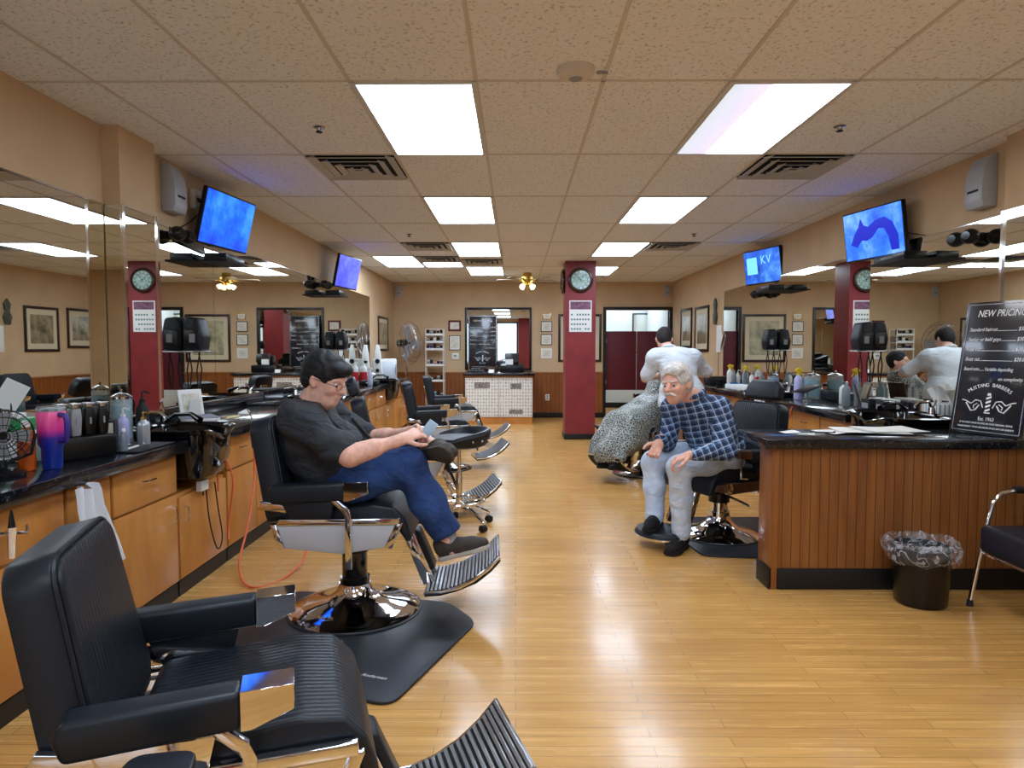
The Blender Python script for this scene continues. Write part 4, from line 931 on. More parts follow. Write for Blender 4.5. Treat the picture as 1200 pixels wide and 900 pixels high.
# far left worktop things
def whitebox_extra(t):
    MB().bb(-.165, .165, -.153, -.151, .03, .29, .004).build('door', mat('white_door', (206,212,220), .3), t); MB().bb(.15, .16, -.170, -.1535, .08, .24, .003).build('handle', grey_pl, t)
rounded_box('towel_warmer', (-2.08, 10.6, Z), (.34, .30, .33), white_pl, 'white boxy towel warmer on farthest left worktop', 'appliance', .35, .01, whitebox_extra)
for i, (x, y) in enumerate(((-2.25, 9.36), (-2.14, 9.40))): bottle((x, y, Z), ['left of two tall white pump bottles with red band', 'right of two tall white pump bottles with red band'][i], r=.05, h=.30, m=white_pl, top='pump', band=red_pl, group='white pump bottles with red band')
bottle((-1.95, 8.95, Z), 'pale spray bottle in front of the red banded bottles', r=.035, h=.21, m=mat('pale_lilac_plastic', (196,200,220), .3), top='trigger', tm=white_pl)
for i, (x, y) in enumerate(((-2.27, 10.12), (-2.09, 10.14))):
    t = thing('display_wedge', ['left white tapering stand behind the pump bottles', 'right white tapering stand behind the pump bottles'][i], 'stand', (x, y, Z)); MB().prism([(-.08, 0), (.08, 0), (.045, .42), (.02, .55), (-.02, .55), (-.045, .42)], -.02, .02, 'xz', .006).build('wedge_body', paper, t); MB().lathe([(.03, 0), (.036, .004)], (0, -.021, .30), 20, rot('X', 90)).build('dark_disc', matte_b, t); MB().lathe([(.026, 0), (.03, .004)], (0, -.021, .16), 20, rot('X', 90)).build('dark_disc', matte_b, t)
bottle((-2.16, 8.4, Z), 'white bottle on left worktop near the hanging pouches', r=.03, h=.16)
bottle((-2.3, 8.9, Z), 'small white bottle with grey cap near the pump bottles', r=.028, h=.18, tm=grey_pl)
for i, (y, l) in enumerate(((7.3, 'black folded barber cape heap on left worktop'), (9.15, 'black case lying on left worktop near far basin'))):
    rounded_box('tool_case', (-2.0, y, Z), (.24, .36, .06), matte_b, l, 'case', .1, .02, lambda t: MB().bb(-.03, .03, -.188, -.1805, .02, .04, .003).build('latch', chrome, t))

# dryer pouches fixed on the mirrors with hanging straps
def pouch(side, y, label, z=1.34):
    s = -side; x = (XL+.009 if side < 0 else XR-.009)
    t = thing('clipper_pouch', label, 'pouch', (x, y, z), 0)
    MB().prism([(s*.004, 0), (s*.135, .0), (s*.15, .10), (s*.12, .235), (s*.03, .245), (s*.004, .20)], -.07, .07, 'xz', .018, 3).build('pouch_body', vinyl, t)
    f = MB().bb(s*.02, s*.125, -.078, -.0695, .03, .15, .004).build('front_panel', plastic_b, t)
    MB().bb(s*.06, s*.10, -.083, -.0785, .06, .12).build('white_marks', grey_pl, f)
    MB().bb(s*.0, s*.15, -.072, .075, -.012, -.001, .003).build('bracket_shelf', steel, t)
    for k, dx in enumerate((.03, .10)):
        MB().tube([(s*dx, -.03, -.005), (s*(dx+.02), -.03, -.13), (s*(dx+.005), -.03, -.26), (s*(dx-.008), -.03, -.27), (s*(dx-.015), -.03, -.14), (s*(dx+.01), -.03, -.005)], .0055, 6).build('strap', matte_b, t)
pouch(-1, 4.82, 'black pouch with straps fixed to left mirror near the camera')
pouch(-1, 8.85, 'black pouch with straps fixed to far left mirror')
pouch(1, 5.76, 'black pouch with straps fixed to right mirror near tissue box')
pouch(1, 7.86, 'black pouch with straps fixed to farther right mirror')

# right worktop things
for x, y, l, m_, tm_, h_ in ((2.86, 8.95, 'white spray bottle with yellow trigger, farthest on right worktop', white_pl, yellow_pl, .25), (2.86, 8.35, 'clear spray bottle with yellow trigger, second farthest', clear_pl, yellow_pl, .25), (2.76, 6.55, 'near spray bottle with bright yellow trigger and lilac liquid', mat('lilac_spray', (190,190,230), .2), yellow_pl, .27)):
    bottle((x, y, Z), l, r=.04, h=h_, m=m_, top='trigger', tm=tm_, name='spray_bottle')
for i, (x, y, l, m_) in enumerate(((2.90, 8.75, 'white lotion bottle beside farthest yellow spray', white_pl), (2.80, 8.6, 'grey tall bottle among right worktop bottles', grey_pl), (2.92, 8.15, 'black tall bottle among right worktop bottles', matte_b), (2.82, 8.0, 'white small bottle before black pouch reflection', white_pl), (2.78, 7.75, 'red bottle in front of the blue jar', red_pl), (2.9, 7.9, 'clear bottle left of blue jar', clear_pl))):
    bottle((x, y, Z), l, r=.032, h=.19+.02*(i % 2), m=m_, top=['pump', 'cap'][i % 2], tm=[white_pl, grey_pl][i % 2])
jar((2.88, 7.50, Z), 'blue disinfectant jar, farther one on right worktop', .06, .22, blue_liq)
tj = jar((2.93, 6.62, Z), 'large teal disinfectant jar near the yellow spray bottle', .075, .26, teal_liq)
bottle((2.92, 5.95, Z), 'white cylinder tub beside clear bottles, right worktop', r=.045, h=.20, name='tub', cat='tub', m=white_pl, tm=chrome)
bottle((2.86, 5.80, Z), 'left clear glass bottle near the leaning small frame', r=.034, h=.20, m=clear_pl)
bottle((2.93, 5.73, Z), 'right clear glass bottle near the leaning small frame', r=.034, h=.21, m=clear_pl)
sf = thing('photo_frame', 'small dark easel frame leaning beside clear bottles', 'photo frame', (2.86, 5.55, Z+.003), R(-100))
lean(MB().bb(-.09, .09, -.006, .006, 0, .22, .003), -14).build('frame', dark_wood, sf); lean(MB().bb(-.07, .07, -.0075, -.0061, .02, .2), -14).build('picture', pr1, sf); lean(MB().bb(-.02, .02, .0, .006, 0, .2), 16).build('easel_leg', dark_wood, sf)
tbt = thing('tablet_stand', 'dark tablet tilted on a stand on right worktop', 'tablet', (2.72, 6.25, Z), R(20)); MB().box((0, 0, .12), (.22, .16, .008), rot('Y', -18), .002).build('tablet', plastic_b, tbt); MB().tube([(0, 0, .012), (0, 0, .115)], .008).lathe([(.05, 0), (.05, .012)]).build('stand', steel, tbt)
for i, (x, y) in enumerate(((2.95, 5.42), (2.88, 5.38), (2.95, 5.30), (2.94, 5.20))):
    t = thing('paper_tub', ['farthest white tub in cluster beside black boxes', 'second white tub in cluster beside black boxes', 'third white tub in cluster beside black boxes', 'nearest white tub in cluster beside black boxes'][i], 'tub', (x, y, Z), 0, 'white tubs beside the black boxes')
    MB().lathe([(0, 0), (.034, 0), (.038, .085)], n=24).build('tub_body', white_pl, t); MB().lathe([(.040, .0855), (.040, .1), (0, .102)], n=24).build('lid', paper, t)
for i, (x, y, l) in enumerate(((2.80, 5.28, 'black box with pale print, left of two on right worktop'), (2.83, 5.12, 'black box with pale print, right of two on right worktop'))):
    rounded_box('guard_box', (x, y, Z), (.10, .11, .10), matte_b, l, 'box', .1, .006, lambda t: MB().bb(-.0525, -.0505, -.04, .04, .03, .07).build('pale_print', grey_pl, t))
tis = thing('tissue_box', 'striped white tissue box with tissue pulled up, right worktop', 'tissue box', (2.90, 4.72-.28, Z+.0), R(15))
tis.location = (2.90, 5.12-.02, Z)
def m_stripe():
    m = mat('striped_box', (210,214,220), .6); t = NT(m); sep = t.n('ShaderNodeSeparateXYZ'); tc = t.n('ShaderNodeTexCoord'); t.l(tc.outputs['Object'], sep.inputs[0])
    f = t.math('LESS_THAN', t.math('FRACT', t.math('MULTIPLY', t.math('ADD', sep.outputs[0], sep.outputs[1]), 1/.03)), .35)
    mx = t.n('ShaderNodeMix', _data_type='RGBA'); t.l(f, mx.inputs[0]); mx.inputs[6].default_value = lin((222,226,230)); mx.inputs[7].default_value = lin((140,146,156)); t.l(mx.outputs[2], t.b.inputs['Base Color']); return m
tis.location = (2.975, 4.72, Z); tis.rotation_euler.z = 0
MB().bb(-.05, .05, -.10, .10, 0, .11, .003).build('carton', m_stripe(), tis)
def tf(u, v):
    a = 2*math.pi*u; r_ = .018+.055*v**1.5; k = 1+.35*math.sin(3*a+v*2); return (r_*k*math.cos(a), r_*k*math.sin(a)*.7, .105+.12*v+.02*math.sin(2*a)*v)
MB().grid(tf, 36, 10).build('tissue', paper, tis, ang=70)
for i in range(3):
    rounded_box('glove_box', (2.72, 8.35-.22*i, Z), (.12, .20, .05+.01*i), paper, ['farther flat white box on right worktop edge', 'middle flat white box on right worktop edge', 'nearer flat white box on right worktop edge'][i], 'box', .3, .004, lambda t: MB().bb(-.02, .02, -.05, .05, .0505+.0, .0712).build('opening_slot', blue_liq, t))
rounded_box('tool_case', (2.83, 9.45, Z), (.28, .30, .10), matte_b, 'black case at far end of right worktop', 'case', 0, .01, lambda t: MB().bb(-.148, -.141, -.03, .03, .05, .07, .002).build('latch', chrome, t))
t = thing('black_cup', 'wide black cup on right worktop near white bottles', 'cup', (2.66, 8.75, Z)); MB().lathe([(0,0),(.04,0),(.06,.09),(.056,.09),(.036,.008),(0,.008)], n=24, cap=False).build('cup_body', plastic_b, t)
# hanging calendar pad and ornament on right wall before the mirror
t = thing('hanging_notepad', 'white notepad sheets hanging on right wall by mirror edge', 'notepad', (XR, 10.05, 1.30), -math.pi/2); MB().bb(-.11, .11, -.02, -.002, 0, .40, .002).build('pad', paper, t); MB().box((.13, -.03, .18), (.12, .004, .24), rot('Y', 35), .001, 1).build('loose_sheet', paper, t); MB().tube([(0, -.015, -.42), (0, -.015, -.002)], .004, 6).build('cord', matte_b, t)
t = thing('wall_ornament', 'dark cast metal ornament above the hanging notepad', 'ornament', (XR, 10.25, 1.72), -math.pi/2); MB().prism([(-.05,0),(.05,0),(.09,.12),(.04,.20),(.07,.32),(0,.40),(-.07,.32),(-.04,.20),(-.09,.12)], -.03, -.003, 'xz', .006).build('casting', mat('cast_metal', (76,80,70), .5, .4, noise=.4, nscale=30), t)

# papers on the half wall
for i, (x, y, a, sx, sy, l) in enumerate(((1.95, 3.98, 12, .28, .22, 'white newspaper sheet at left of half wall pile'), (2.10, 3.97, -8, .38, .28, 'folded white newspaper in the middle of half wall pile'), (2.22, 3.98, 5, .34, .26, 'crumpled top newspaper on the half wall pile'), (1.62, 3.96, 20, .12, .08, 'small pale card left on the half wall top'))):
    t = thing('newspaper' if i < 3 else 'paper_card', l, 'newspaper' if i < 3 else 'card', (x, y, Z+.007*i if i < 3 else Z), R(a))
    fn = lambda u, v, sx=sx, sy=sy, i=i: ((u-.5)*sx, (v-.5)*sy, .002+.007*(math.sin(u*5+i)*.5+.5)*(math.cos(v*4+i)*.5+.5))
    mm = MB().grid(fn, 12, 12); n = len(mm.v); mm.add([(x_, y_, z_-.0015) for x_, y_, z_ in mm.v], [tuple(f[::-1]) for f in mm.f]); mm.build('sheet', paper, t)
t = thing('reading_glasses', 'small dark tool beside the papers on half wall', 'tool', (1.80, 3.90, Z), R(-20)); MB().tube([(-.05, 0, .006), (.05, .01, .006)], .005).ball((.055, .01, .008), .008, n=8, m=6).build('handle', plastic_b, t)

# price boards
board_m = mat('board_black', (34,34,38), .22, coat=.4); letter_m = mat('board_letters', (232,234,236), .6)
def price_board(loc, rz, lean_, label, w_=.50, h_=.78):
    t = thing('price_board', label, 'sign', loc, rz); q = rot('X', -lean_).to_4x4()
    def B(mb, name, m_, p=t): mb.v = [tuple(q @ Vector(v)) for v in mb.v]; return mb.build(name, m_, p)
    B(MB().bb(-w_/2, w_/2, .0, .012, 0, h_, .002), 'board', board_m)
    b = MB(); i_ = .016; th = .0022
    for s in (-1, 1): b.bb(s*(w_/2-i_)-th, s*(w_/2-i_)+th, -.0012, .0, i_, h_-i_)
    b.bb(-w_/2+i_, w_/2-i_, -.0012, 0, i_-th, i_+th).bb(-w_/2+i_, w_/2-i_, -.0012, 0, h_-i_-th, h_-i_+th); B(b, 'border_line', steel)
    m = MB(); FL = rot('X', 90).to_4x4()
    kx = w_/.5
    def tx(s, x, z, size, al='LEFT', sh=.2, sx=1.0): sx *= kx; return kx*text_into(m, s, size, Matrix.Translation((x, -.0008, z)) @ FL @ Matrix.Diagonal((sx, 1, 1, 1)), al, sh, .0005)
    tx('NEW PRICING', .0, h_*.885, .058, 'CENTER', .2, .88)
    L = w_/2-.035; size = .031
    for k, (a, c_) in enumerate((('Standard haircut', '$38.00'), ('Senior or bald guys', '$30.00'), ('Kids cut', '$30.00'), ('Buzz cut', '$28.00'))):
        z = h_*(.775-.075*k); wa = tx(a, -L, z, size, sx=.95); wb_ = tx(c_, L, z, size, 'RIGHT', sx=.95)
        m.bb(-L+wa*.95+.004, L-wb_*.95-.006, -.0012, -.0004, z, z+.0025)
    tx('Beard trim.......Variable depending', -L, h_*.475, size*.95, sx=.85); tx('on complexity.', L, h_*.405, size*.95, 'RIGHT', sx=.95)
    s_ = 'MUSTANG BARBERS'
    for k, chh in enumerate(s_):
        a = R(34-68*k/(len(s_)-1)); rr_ = .20; text_into(m, chh, .030, Matrix.Translation((-rr_*math.sin(a), -.0008, h_*.30-.155+rr_*math.cos(a)*1.0)) @ rot('Y', -math.degrees(a)).to_4x4() @ FL, 'CENTER', 0, .0005)
    # barber pole between two pairs of open razors
    cz = h_*.225
    for k in range(4): m.prism([(-.014, cz-.045+.024*k), (.014, cz-.033+.024*k), (.014, cz-.021+.024*k), (-.014, cz-.033+.024*k)], -.0012, -.0004, 'xz')
    m.prism([(-.012, cz+.052), (.012, cz+.052), (.008, cz+.066), (-.008, cz+.066)], -.0012, -.0004, 'xz').prism([(-.017, cz-.052), (.017, cz-.052), (.017, cz-.046), (-.017, cz-.046)], -.0012, -.0004, 'xz')
    for s in (-1, 1):
        m.tube([(s*.028, -.001, cz-.02), (s*.045, -.001, cz+.018), (s*.075, -.001, cz+.022), (s*.10, -.001, cz+.0), (s*.135, -.001, cz+.016), (s*.155, -.001, cz+.02)], .0035, 5)
        m.tube([(s*.05, -.001, cz-.005), (s*.07, -.001, cz-.035), (s*.095, -.001, cz-.042), (s*.13, -.001, cz+.004)], .004, 5)
        m.tube([(s*.062, -.001, cz+.004), (s*.085, -.001, cz-.012), (s*.08, -.001, cz-.028)], .003, 5)
    tx('Est. 1963', 0, cz-.095, .030, 'CENTER', 0)
    tx('IF YOU MUST HAVE VOLUME ON YOUR PERSONAL DEVICE', 0, h_*.075, .0145, 'CENTER', .15, .95); tx("PLEASE RESPECT YOUR NEIGHBORS SPACE AND USE EARBUDS", 0, h_*.045, .0145, 'CENTER', .15, .95)
    B(m, 'lettering', letter_m)
    B(MB().bb(-w_*.42, w_*.42, .0125, .022, 0, .05, .002), 'foot_rail', matte_b)
    return t
d_ = Vector((.078, -.40)).normalized(); ang = math.atan2(-.39, .135)
# board on the right: left edge starts at (2.63, 4.05) and runs toward the camera
ax = Vector((math.cos(ang), math.sin(ang)))
price_board((2.625+ax.x*.21, 4.05+ax.y*.21, CT+.002), ang, 9, 'black price board reading NEW PRICING standing on half wall counter', .42, .78)
price_board((-.64, 12.95, .917), 0, 4, 'black price board leaning on back wall mirror above posters', .56, 1.08)

# back counter things: register, statuette, card
t = thing('cash_register', 'black cash register with small screen on back counter', 'cash register', (-.07, 12.55, .916)); MB().bb(-.22, .22, -.2, .2, 0, .13, .01).build('drawer_case', plastic_b, t); MB().prism([(-.12, .13), (.12, .13), (.12, .22), (-.12, .30)], -.14, .14, 'xz', .006).build('top_case', plastic_b, t); MB().box((.0, -.16, .26), (.26, .02, .16), rot('X', -15), .004).build('display', plastic_b, t); MB().bb(-.12, .02, -.206, -.2, .14, .24).build('receipt_paper', paper, t)
t = thing('statuette', 'small brown figurine beside the cash register', 'figurine', (-.36, 12.2, .916)); MB().lathe([(.04, 0), (.04, .01), (.02, .02), (.03, .07), (.022, .11), (.012, .12), (.02, .14), (.014, .165), (0, .17)], n=16).build('figure', dark_wood, t)
t = thing('card_holder', 'small white card holder on back counter edge', 'card holder', (-.44, 12.1, .916)); MB().prism([(-.03, 0), (.03, 0), (.02, .05), (.0, .06)], -.05, .05, 'yz', .002).build('cards', paper, t)
t = thing('mouse_figurine', 'dark horse shaped ornament lying on back counter', 'ornament', (-.48, 12.5, .916)); MB().ball((0, 0, .06), (.13, .05, .05)).ball((.14, 0, .10), (.05, .03, .03)).tube([(-.1, 0, .06), (-.2, 0, .09)], .01).build('figure', dark_wood, t)

# product rack, floor fan
pk = thing('product_rack', 'tall white wire product rack with shelves against back wall', 'rack', (-1.55, 12.90, 0))
m = MB()
for s in (-1, 1):
    for yy in (-.12, .12): m.tube([(s*.17, yy, 0), (s*.165, yy, 1.72)], .008, 6)
m.tube([(-.165, -.12, 1.72), (.165, -.12, 1.72)], .008, 6).tube([(-.165, .12, 1.72), (.165, .12, 1.72)], .008, 6); m.build('frame', white_pl, pk)
shz = (.42, .72, 1.02, 1.32, 1.46, 1.60)
for z in shz: MB().bb(-.17, .17, -.13, .13, z, z+.012).bb(-.17, .17, -.135, -.13, z, z+.04).build('shelf', white_pl, pk)
ms = [white_pl, matte_b, purple_pl, red_pl, clear_pl, dark_wood, teal_liq]
for i, z in enumerate(shz):
    for k in range(5):
        t = thing('product_tin', '%s small tin on %s rack shelf, %s' % ('dark' if (i+k) % 2 else 'pale', ['lowest', 'second lowest', 'third lowest', 'fourth lowest', 'second highest', 'topmost'][i], ['leftmost', 'second from left', 'in the middle', 'second from right', 'rightmost'][k]), 'tin', (-1.68+.065*k, 12.84, z+.013), 0, 'product tins on the wire rack'); h_ = .05+.015*((i*3+k) % 4); MB().lathe([(0, 0), (.026, 0), (.026, h_), (0, h_)], n=14).build('tin_body', ms[(i*2+k*3) % 7] if (i+k) % 2 == 0 else matte_b, t); MB().lathe([(.027, h_+.0005), (.027, h_+.012), (0, h_+.012)], n=14).build('lid', [white_pl, matte_b][(i+k) % 2], t)
ff = thing('pedestal_fan', 'large black and steel pedestal fan in the back left corner', 'fan', (-2.02, 12.35, 0), R(-20))
MB().lathe([(.0, .0), (.26, .0), (.26, .02), (.05, .05), (.03, .06), (.03, .06)], n=32).build('base', matte_b, ff); MB().cyl((0, 0, .05), (0, 0, 1.42), .018).cyl((0, 0, .9), (0, 0, 1.0), .026).build('pole', chrome, ff)
MB().cyl((-.16, 0, 1.45), (-.0, 0, 1.45), .07, .075, n=20).cyl((-.0, 0, 1.45), (.07, 0, 1.45), .03).build('motor', matte_b, ff)
cg = MB(); 
def ringp(rr_, xx, n=36): return [(xx, rr_*math.cos(2*math.pi*i/n), 1.45+rr_*math.sin(2*math.pi*i/n)) for i in range(n)]
for rr_, xx in ((.40, .08), (.34, .15), (.26, .18), (.16, .195), (.08, .20), (.34, .02), (.24, -.0), (.12, -.01)): cg.tube(ringp(rr_, xx), .004, 5, True)
for i in range(40):
    a = 2*math.pi*i/40; c_, s_ = math.cos(a), math.sin(a)
    cg.tube([(-.01, .09*c_, 1.45+.09*s_), (.02, .34*c_, 1.45+.34*s_), (.08, .40*c_, 1.45+.40*s_), (.15, .34*c_, 1.45+.34*s_), (.2, .06*c_, 1.45+.06*s_)], .0022, 4)
cg.build('cage', steel, ff)
bl = MB()
for i in range(3): bl.prism([(.03, -.04), (.16, -.14), (.34, -.10), (.33, .06), (.14, .08), (.03, .04)], .075, .08, 'yz', M=Matrix.Translation((0, 0, 1.45)) @ Matrix.Rotation(R(120*i), 4, 'X'))
bl.build('fan_blade', grey_pl, ff)

# cords, towels, hooks on the left cabinets
tw = thing('towel', 'white towel draped over narrow maple cabinet, left', 'towel', (-1.785, 2.70, .735), 0)
def twf(u, v):
    z = .015-.33*v if v > .12 else .06-.375*v; yy = (u-.5)*(.12+.16*v)+.10*v; return (.030+.018*math.sin(u*14+v*2)+.012*v, yy, z+.01*math.sin(u*9))
mm = MB().grid(twf, 22, 14); mm.add([(x-.006, y, z) for x, y, z in mm.v], [tuple(f[::-1]) for f in mm.f]); mm.build('cloth', towel_m, tw, ang=70)
hk = MB().tube([(-.002, -.02, .02), (.02, -.02, .04), (.03, -.02, .02)], .004); hk.build('hook', chrome, tw)
hg_ = thing('clipper_hook', 'chrome clipper hanger with black tip on the near left drawer', 'hook', (-1.825, 2.32, .68)); MB().tube([(.0, -.10, .02), (.03, -.07, .04), (.05, 0, .03), (.05, .07, .01), (.03, .10, .03)], .006).tube([(.045, 0, -.06), (.05, 0, .05)], [.012, .016]).build('hook_arms', chrome, hg_); MB().lathe([(.012, .05), (.004, .11)], (.05, 0, 0), 12).build('black_tip', plastic_b, hg_)
hb = thing('air_brush_hook', 'black air duster gun hanging at worktop edge with silver wand', 'air duster', (-1.745, 4.40, .70)); MB().prism([(.0, 0), (.03, 0), (.035, .10), (.01, .14), (-.01, .10)], -.012, .012, 'xz', .005).build('grip', plastic_b, hb); MB().tube([(.02, 0, .13), (.01, -.04, .22), (.0, -.07, .26)], .004).build('wand', chrome, hb)
MB().prism([(.0, .14), (.02, .14), (.05, .05), (.04, .05)], -.006, .006, 'xz').build('lever', chrome, hb)
def hose(pts, r, m_, label, name='air_hose'):
    P_ = [Vector(p) for p in pts]; out = []
    for i in range(len(P_)-1):
        p0 = P_[max(i-1, 0)]; p1 = P_[i]; p2 = P_[i+1]; p3 = P_[min(i+2, len(P_)-1)]
        for k in range(8):
            t_ = k/8; out.append(.5*((2*p1)+(p2-p0)*t_+(2*p0-5*p1+4*p2-p3)*t_*t_+(3*p1-p0-3*p2+p3)*t_**3))
    out.append(P_[-1]); return tag(MB().tube(out, r, 8).build(name, m_), label, 'hose' if 'hose' in name else 'cord')
hose([(-1.735, 4.40, .68), (-1.72, 4.36, .5), (-1.70, 4.2, .25), (-1.66, 3.95, .06), (-1.50, 3.72, .008), (-1.36, 3.9, .008), (-1.33, 4.2, .1), (-1.5, 4.4, .45), (-1.64, 4.42, .72)], .007, orange_m, 'orange air hose looping from left worktop to floor')
hose([(-1.79, 3.98, .50), (-1.77, 3.96, .74), (-1.70, 3.98, .58), (-1.76, 4.05, .3), (-1.74, 4.0, .2)], .006, orange_m, 'orange air hose curving below first left wash basin')
hose([(-1.80, 3.84, .60), (-1.79, 3.86, .35), (-1.775, 3.92, .17), (-1.78, 4.0, .22), (-1.79, 3.97, .42), (-1.80, 3.96, .56)], .004, matte_b, 'black power cord looped on the low maple cabinet', 'power_cord')
hose([(-1.78, 1.72, .006+.01), (-1.5, 1.52, .03), (-1.30, 1.42, .03), (-1.1, 1.45, .03)], .011, orange_m, 'thick orange hose behind the nearest barber chair on floor')
t = thing('charger', 'white charger plugged on the low maple cabinet', 'charger', (-1.825, 3.82, .60)); MB().bb(.0, .035, -.045, .045, -.06, .0, .006).build('charger_body', white_pl, t); MB().tube([(.02, 0, -.06), (.02, 0, -.09)], .004).build('plug_lead', matte_b, t)
# white towel over the right chair
tw = thing('towel', 'white towel hanging beside the old man chair', 'towel', (2.30, 6.30, .0))
mm = MB().grid(lambda u, v: (.0+.02*math.sin(u*12), (u-.5)*(.16+.1*v), .98-.42*v), 14, 12); mm.add([(x-.006, y, z) for x, y, z in mm.v], [tuple(f[::-1]) for f in mm.f]); mm.build('cloth', towel_m, tw, ang=70)
MB().tube([(-.003, 0, .002), (-.003, 0, .99)], .008).lathe([(.09, .001), (.09, .012), (.02, .02)]).build('towel_stand', chrome, tw)
hose([(2.48, 6.0, .84), (2.44, 6.0, .7), (2.45, 6.0, .45), (2.47, 5.96, .3)], .005, orange_m, 'thin orange hose hanging on right maple cabinet')

# ------------------------------------------------------------------ people: bodies and clothes grown as smooth continuous surfaces
import openvdb
def V(*a): return np.array(a, float)
class SDF:
    def __init__(s, vox=.008): s.p = []; s.vox = vox
    def cap(s, a, b, ra, rb=None, k=.03): s.p.append(('c', V(*a), V(*b), ra, ra if rb is None else rb, k)); return s
    def ell(s, c, r, Rm=None, k=.03, sub=False): s.p.append(('s' if sub else 'e', V(*c), V(*r), np.eye(3) if Rm is None else np.array(Rm), 0, k)); return s
    def chain(s, pts, rs, k=.03):
        for i in range(len(pts)-1): s.cap(pts[i], pts[i+1], rs[i], rs[i+1], k)
        return s
    def bbox(s):
        lo, hi = [], []
        for p in s.p:
            if p[0] == 's': continue
            if p[0] == 'c': r = max(p[3], p[4]); lo.append(np.minimum(p[1], p[2])-r); hi.append(np.maximum(p[1], p[2])+r)
            else: r = p[2].max(); lo.append(p[1]-r); hi.append(p[1]+r)
        return np.min(lo, 0)-.03, np.max(hi, 0)+.03
    def build(s, name, m, parent, origin=(0,0,0), cuts=(), drape=None, fold=0, ffreq=22, seed=0, shell=0, smooth=0):
        lo, hi = s.bbox(); h = s.vox; n = np.ceil((hi-lo)/h).astype(int)+1
        G = np.full(n, .09, np.float32)
        ax = [lo[i]+h*np.arange(n[i]) for i in range(3)]
        for p in s.p:
            k = p[5]; pad = k+.03
            if p[0] == 'c': r = max(p[3], p[4]); l2 = np.minimum(p[1], p[2])-r-pad; h2 = np.maximum(p[1], p[2])+r+pad
            else: r = p[2].max(); l2 = p[1]-r-pad; h2 = p[1]+r+pad
            i0 = np.clip(((l2-lo)/h).astype(int), 0, n-1); i1 = np.clip(((h2-lo)/h).astype(int)+2, 1, n)
            sl = tuple(slice(a, b) for a, b in zip(i0, i1))
            X, Y_, Z_ = np.meshgrid(ax[0][sl[0]], ax[1][sl[1]], ax[2][sl[2]], indexing='ij', sparse=True)
            if p[0] == 'c':
                a, b = p[1], p[2]; d = b-a; L = max((d*d).sum(), 1e-9)
                t = np.clip(((X-a[0])*d[0]+(Y_-a[1])*d[1]+(Z_-a[2])*d[2])/L, 0, 1)
                D = np.sqrt((X-a[0]-t*d[0])**2+(Y_-a[1]-t*d[1])**2+(Z_-a[2]-t*d[2])**2)-(p[3]+(p[4]-p[3])*t)
            else:
                M_ = p[3]; q = [(X-p[1][0])*M_[0][i]+(Y_-p[1][1])*M_[1][i]+(Z_-p[1][2])*M_[2][i] for i in range(3)]
                k0 = np.sqrt(sum((q[i]/p[2][i])**2 for i in range(3)))+1e-9; k1 = np.sqrt(sum((q[i]/p[2][i]**2)**2 for i in range(3)))+1e-9
                D = k0*(k0-1)/k1
            g_ = G[sl]
            if p[0] == 's': D = -D; hh_ = np.maximum(k-np.abs(g_-D), 0)/k; G[sl] = np.maximum(g_, D)+hh_*hh_*k*.25
            else: hh_ = np.maximum(k-np.abs(g_-D), 0)/k; G[sl] = np.minimum(g_, D)-hh_*hh_*k*.25
        X, Y_, Z_ = np.meshgrid(*ax, indexing='ij', sparse=True)
        if fold:
            f = ffreq
            wq = np.sin(f*.6*X+seed)+np.sin(f*.5*Y_+2+seed)+np.sin(f*.7*Z_)
            G += (fold*(np.sin(f*(X*.9+Z_*.8)+1.6*wq+seed)*.6+np.sin(f*1.7*(Y_*.8-Z_*.7+X*.3)+1.3*wq)*.4)).astype(np.float32)
        if drape: G += (drape[0]*np.sin(drape[1]*(X*drape[2]+Y_*drape[3])+3.5*Z_+1.2*np.sin(9*Z_+7*X))*np.clip((drape[4]-Z_)*3, 0, 1)).astype(np.float32)
        for P0, N0 in cuts:
            N0 = V(*N0)/np.linalg.norm(N0); D = (X-P0[0])*N0[0]+(Y_-P0[1])*N0[1]+(Z_-P0[2])*N0[2]; G = np.maximum(G, D.astype(np.float32))
        gr = openvdb.FloatGrid(); gr.background = .09
        gr.copyFromArray(np.clip(G, -.09, .09).astype(np.float32))
        pts, tri, quad = gr.convertToPolygons(isovalue=0.0, adaptivity=0.0)
        pts = pts*h+lo-np.array(origin)
        me = bpy.data.meshes.new(name); me.from_pydata(pts.tolist(), [], [tuple(int(i) for i in f[::-1]) for f in quad]+[tuple(int(i) for i in f[::-1]) for f in tri]); me.update()
        bm = bmesh.new(); bm.from_mesh(me)
        # keep only the largest connected surface
        seen = set(); comps = []
        for v in bm.verts:
            if v.index in seen: continue
            st_ = [v]; seen.add(v.index); c_ = []
            while st_:
                q = st_.pop(); c_.append(q)
                for e_ in q.link_edges:
                    o_ = e_.other_vert(q)
                    if o_.index not in seen: seen.add(o_.index); st_.append(o_)
            comps.append(c_)
        comps.sort(key=len); 
        for c_ in comps[:-1]: bmesh.ops.delete(bm, geom=c_, context='VERTS')
        for _ in range(smooth): bmesh.ops.smooth_vert(bm, verts=bm.verts[:], factor=.5, use_axis_x=True, use_axis_y=True, use_axis_z=True)
        bmesh.ops.recalc_face_normals(bm, faces=bm.faces[:]); bm.to_mesh(me); bm.free()
        me.materials.append(m)
        for p in me.polygons: p.use_smooth = True
        o = bpy.data.objects.new(name, me); col.objects.link(o); o.parent = parent; return o

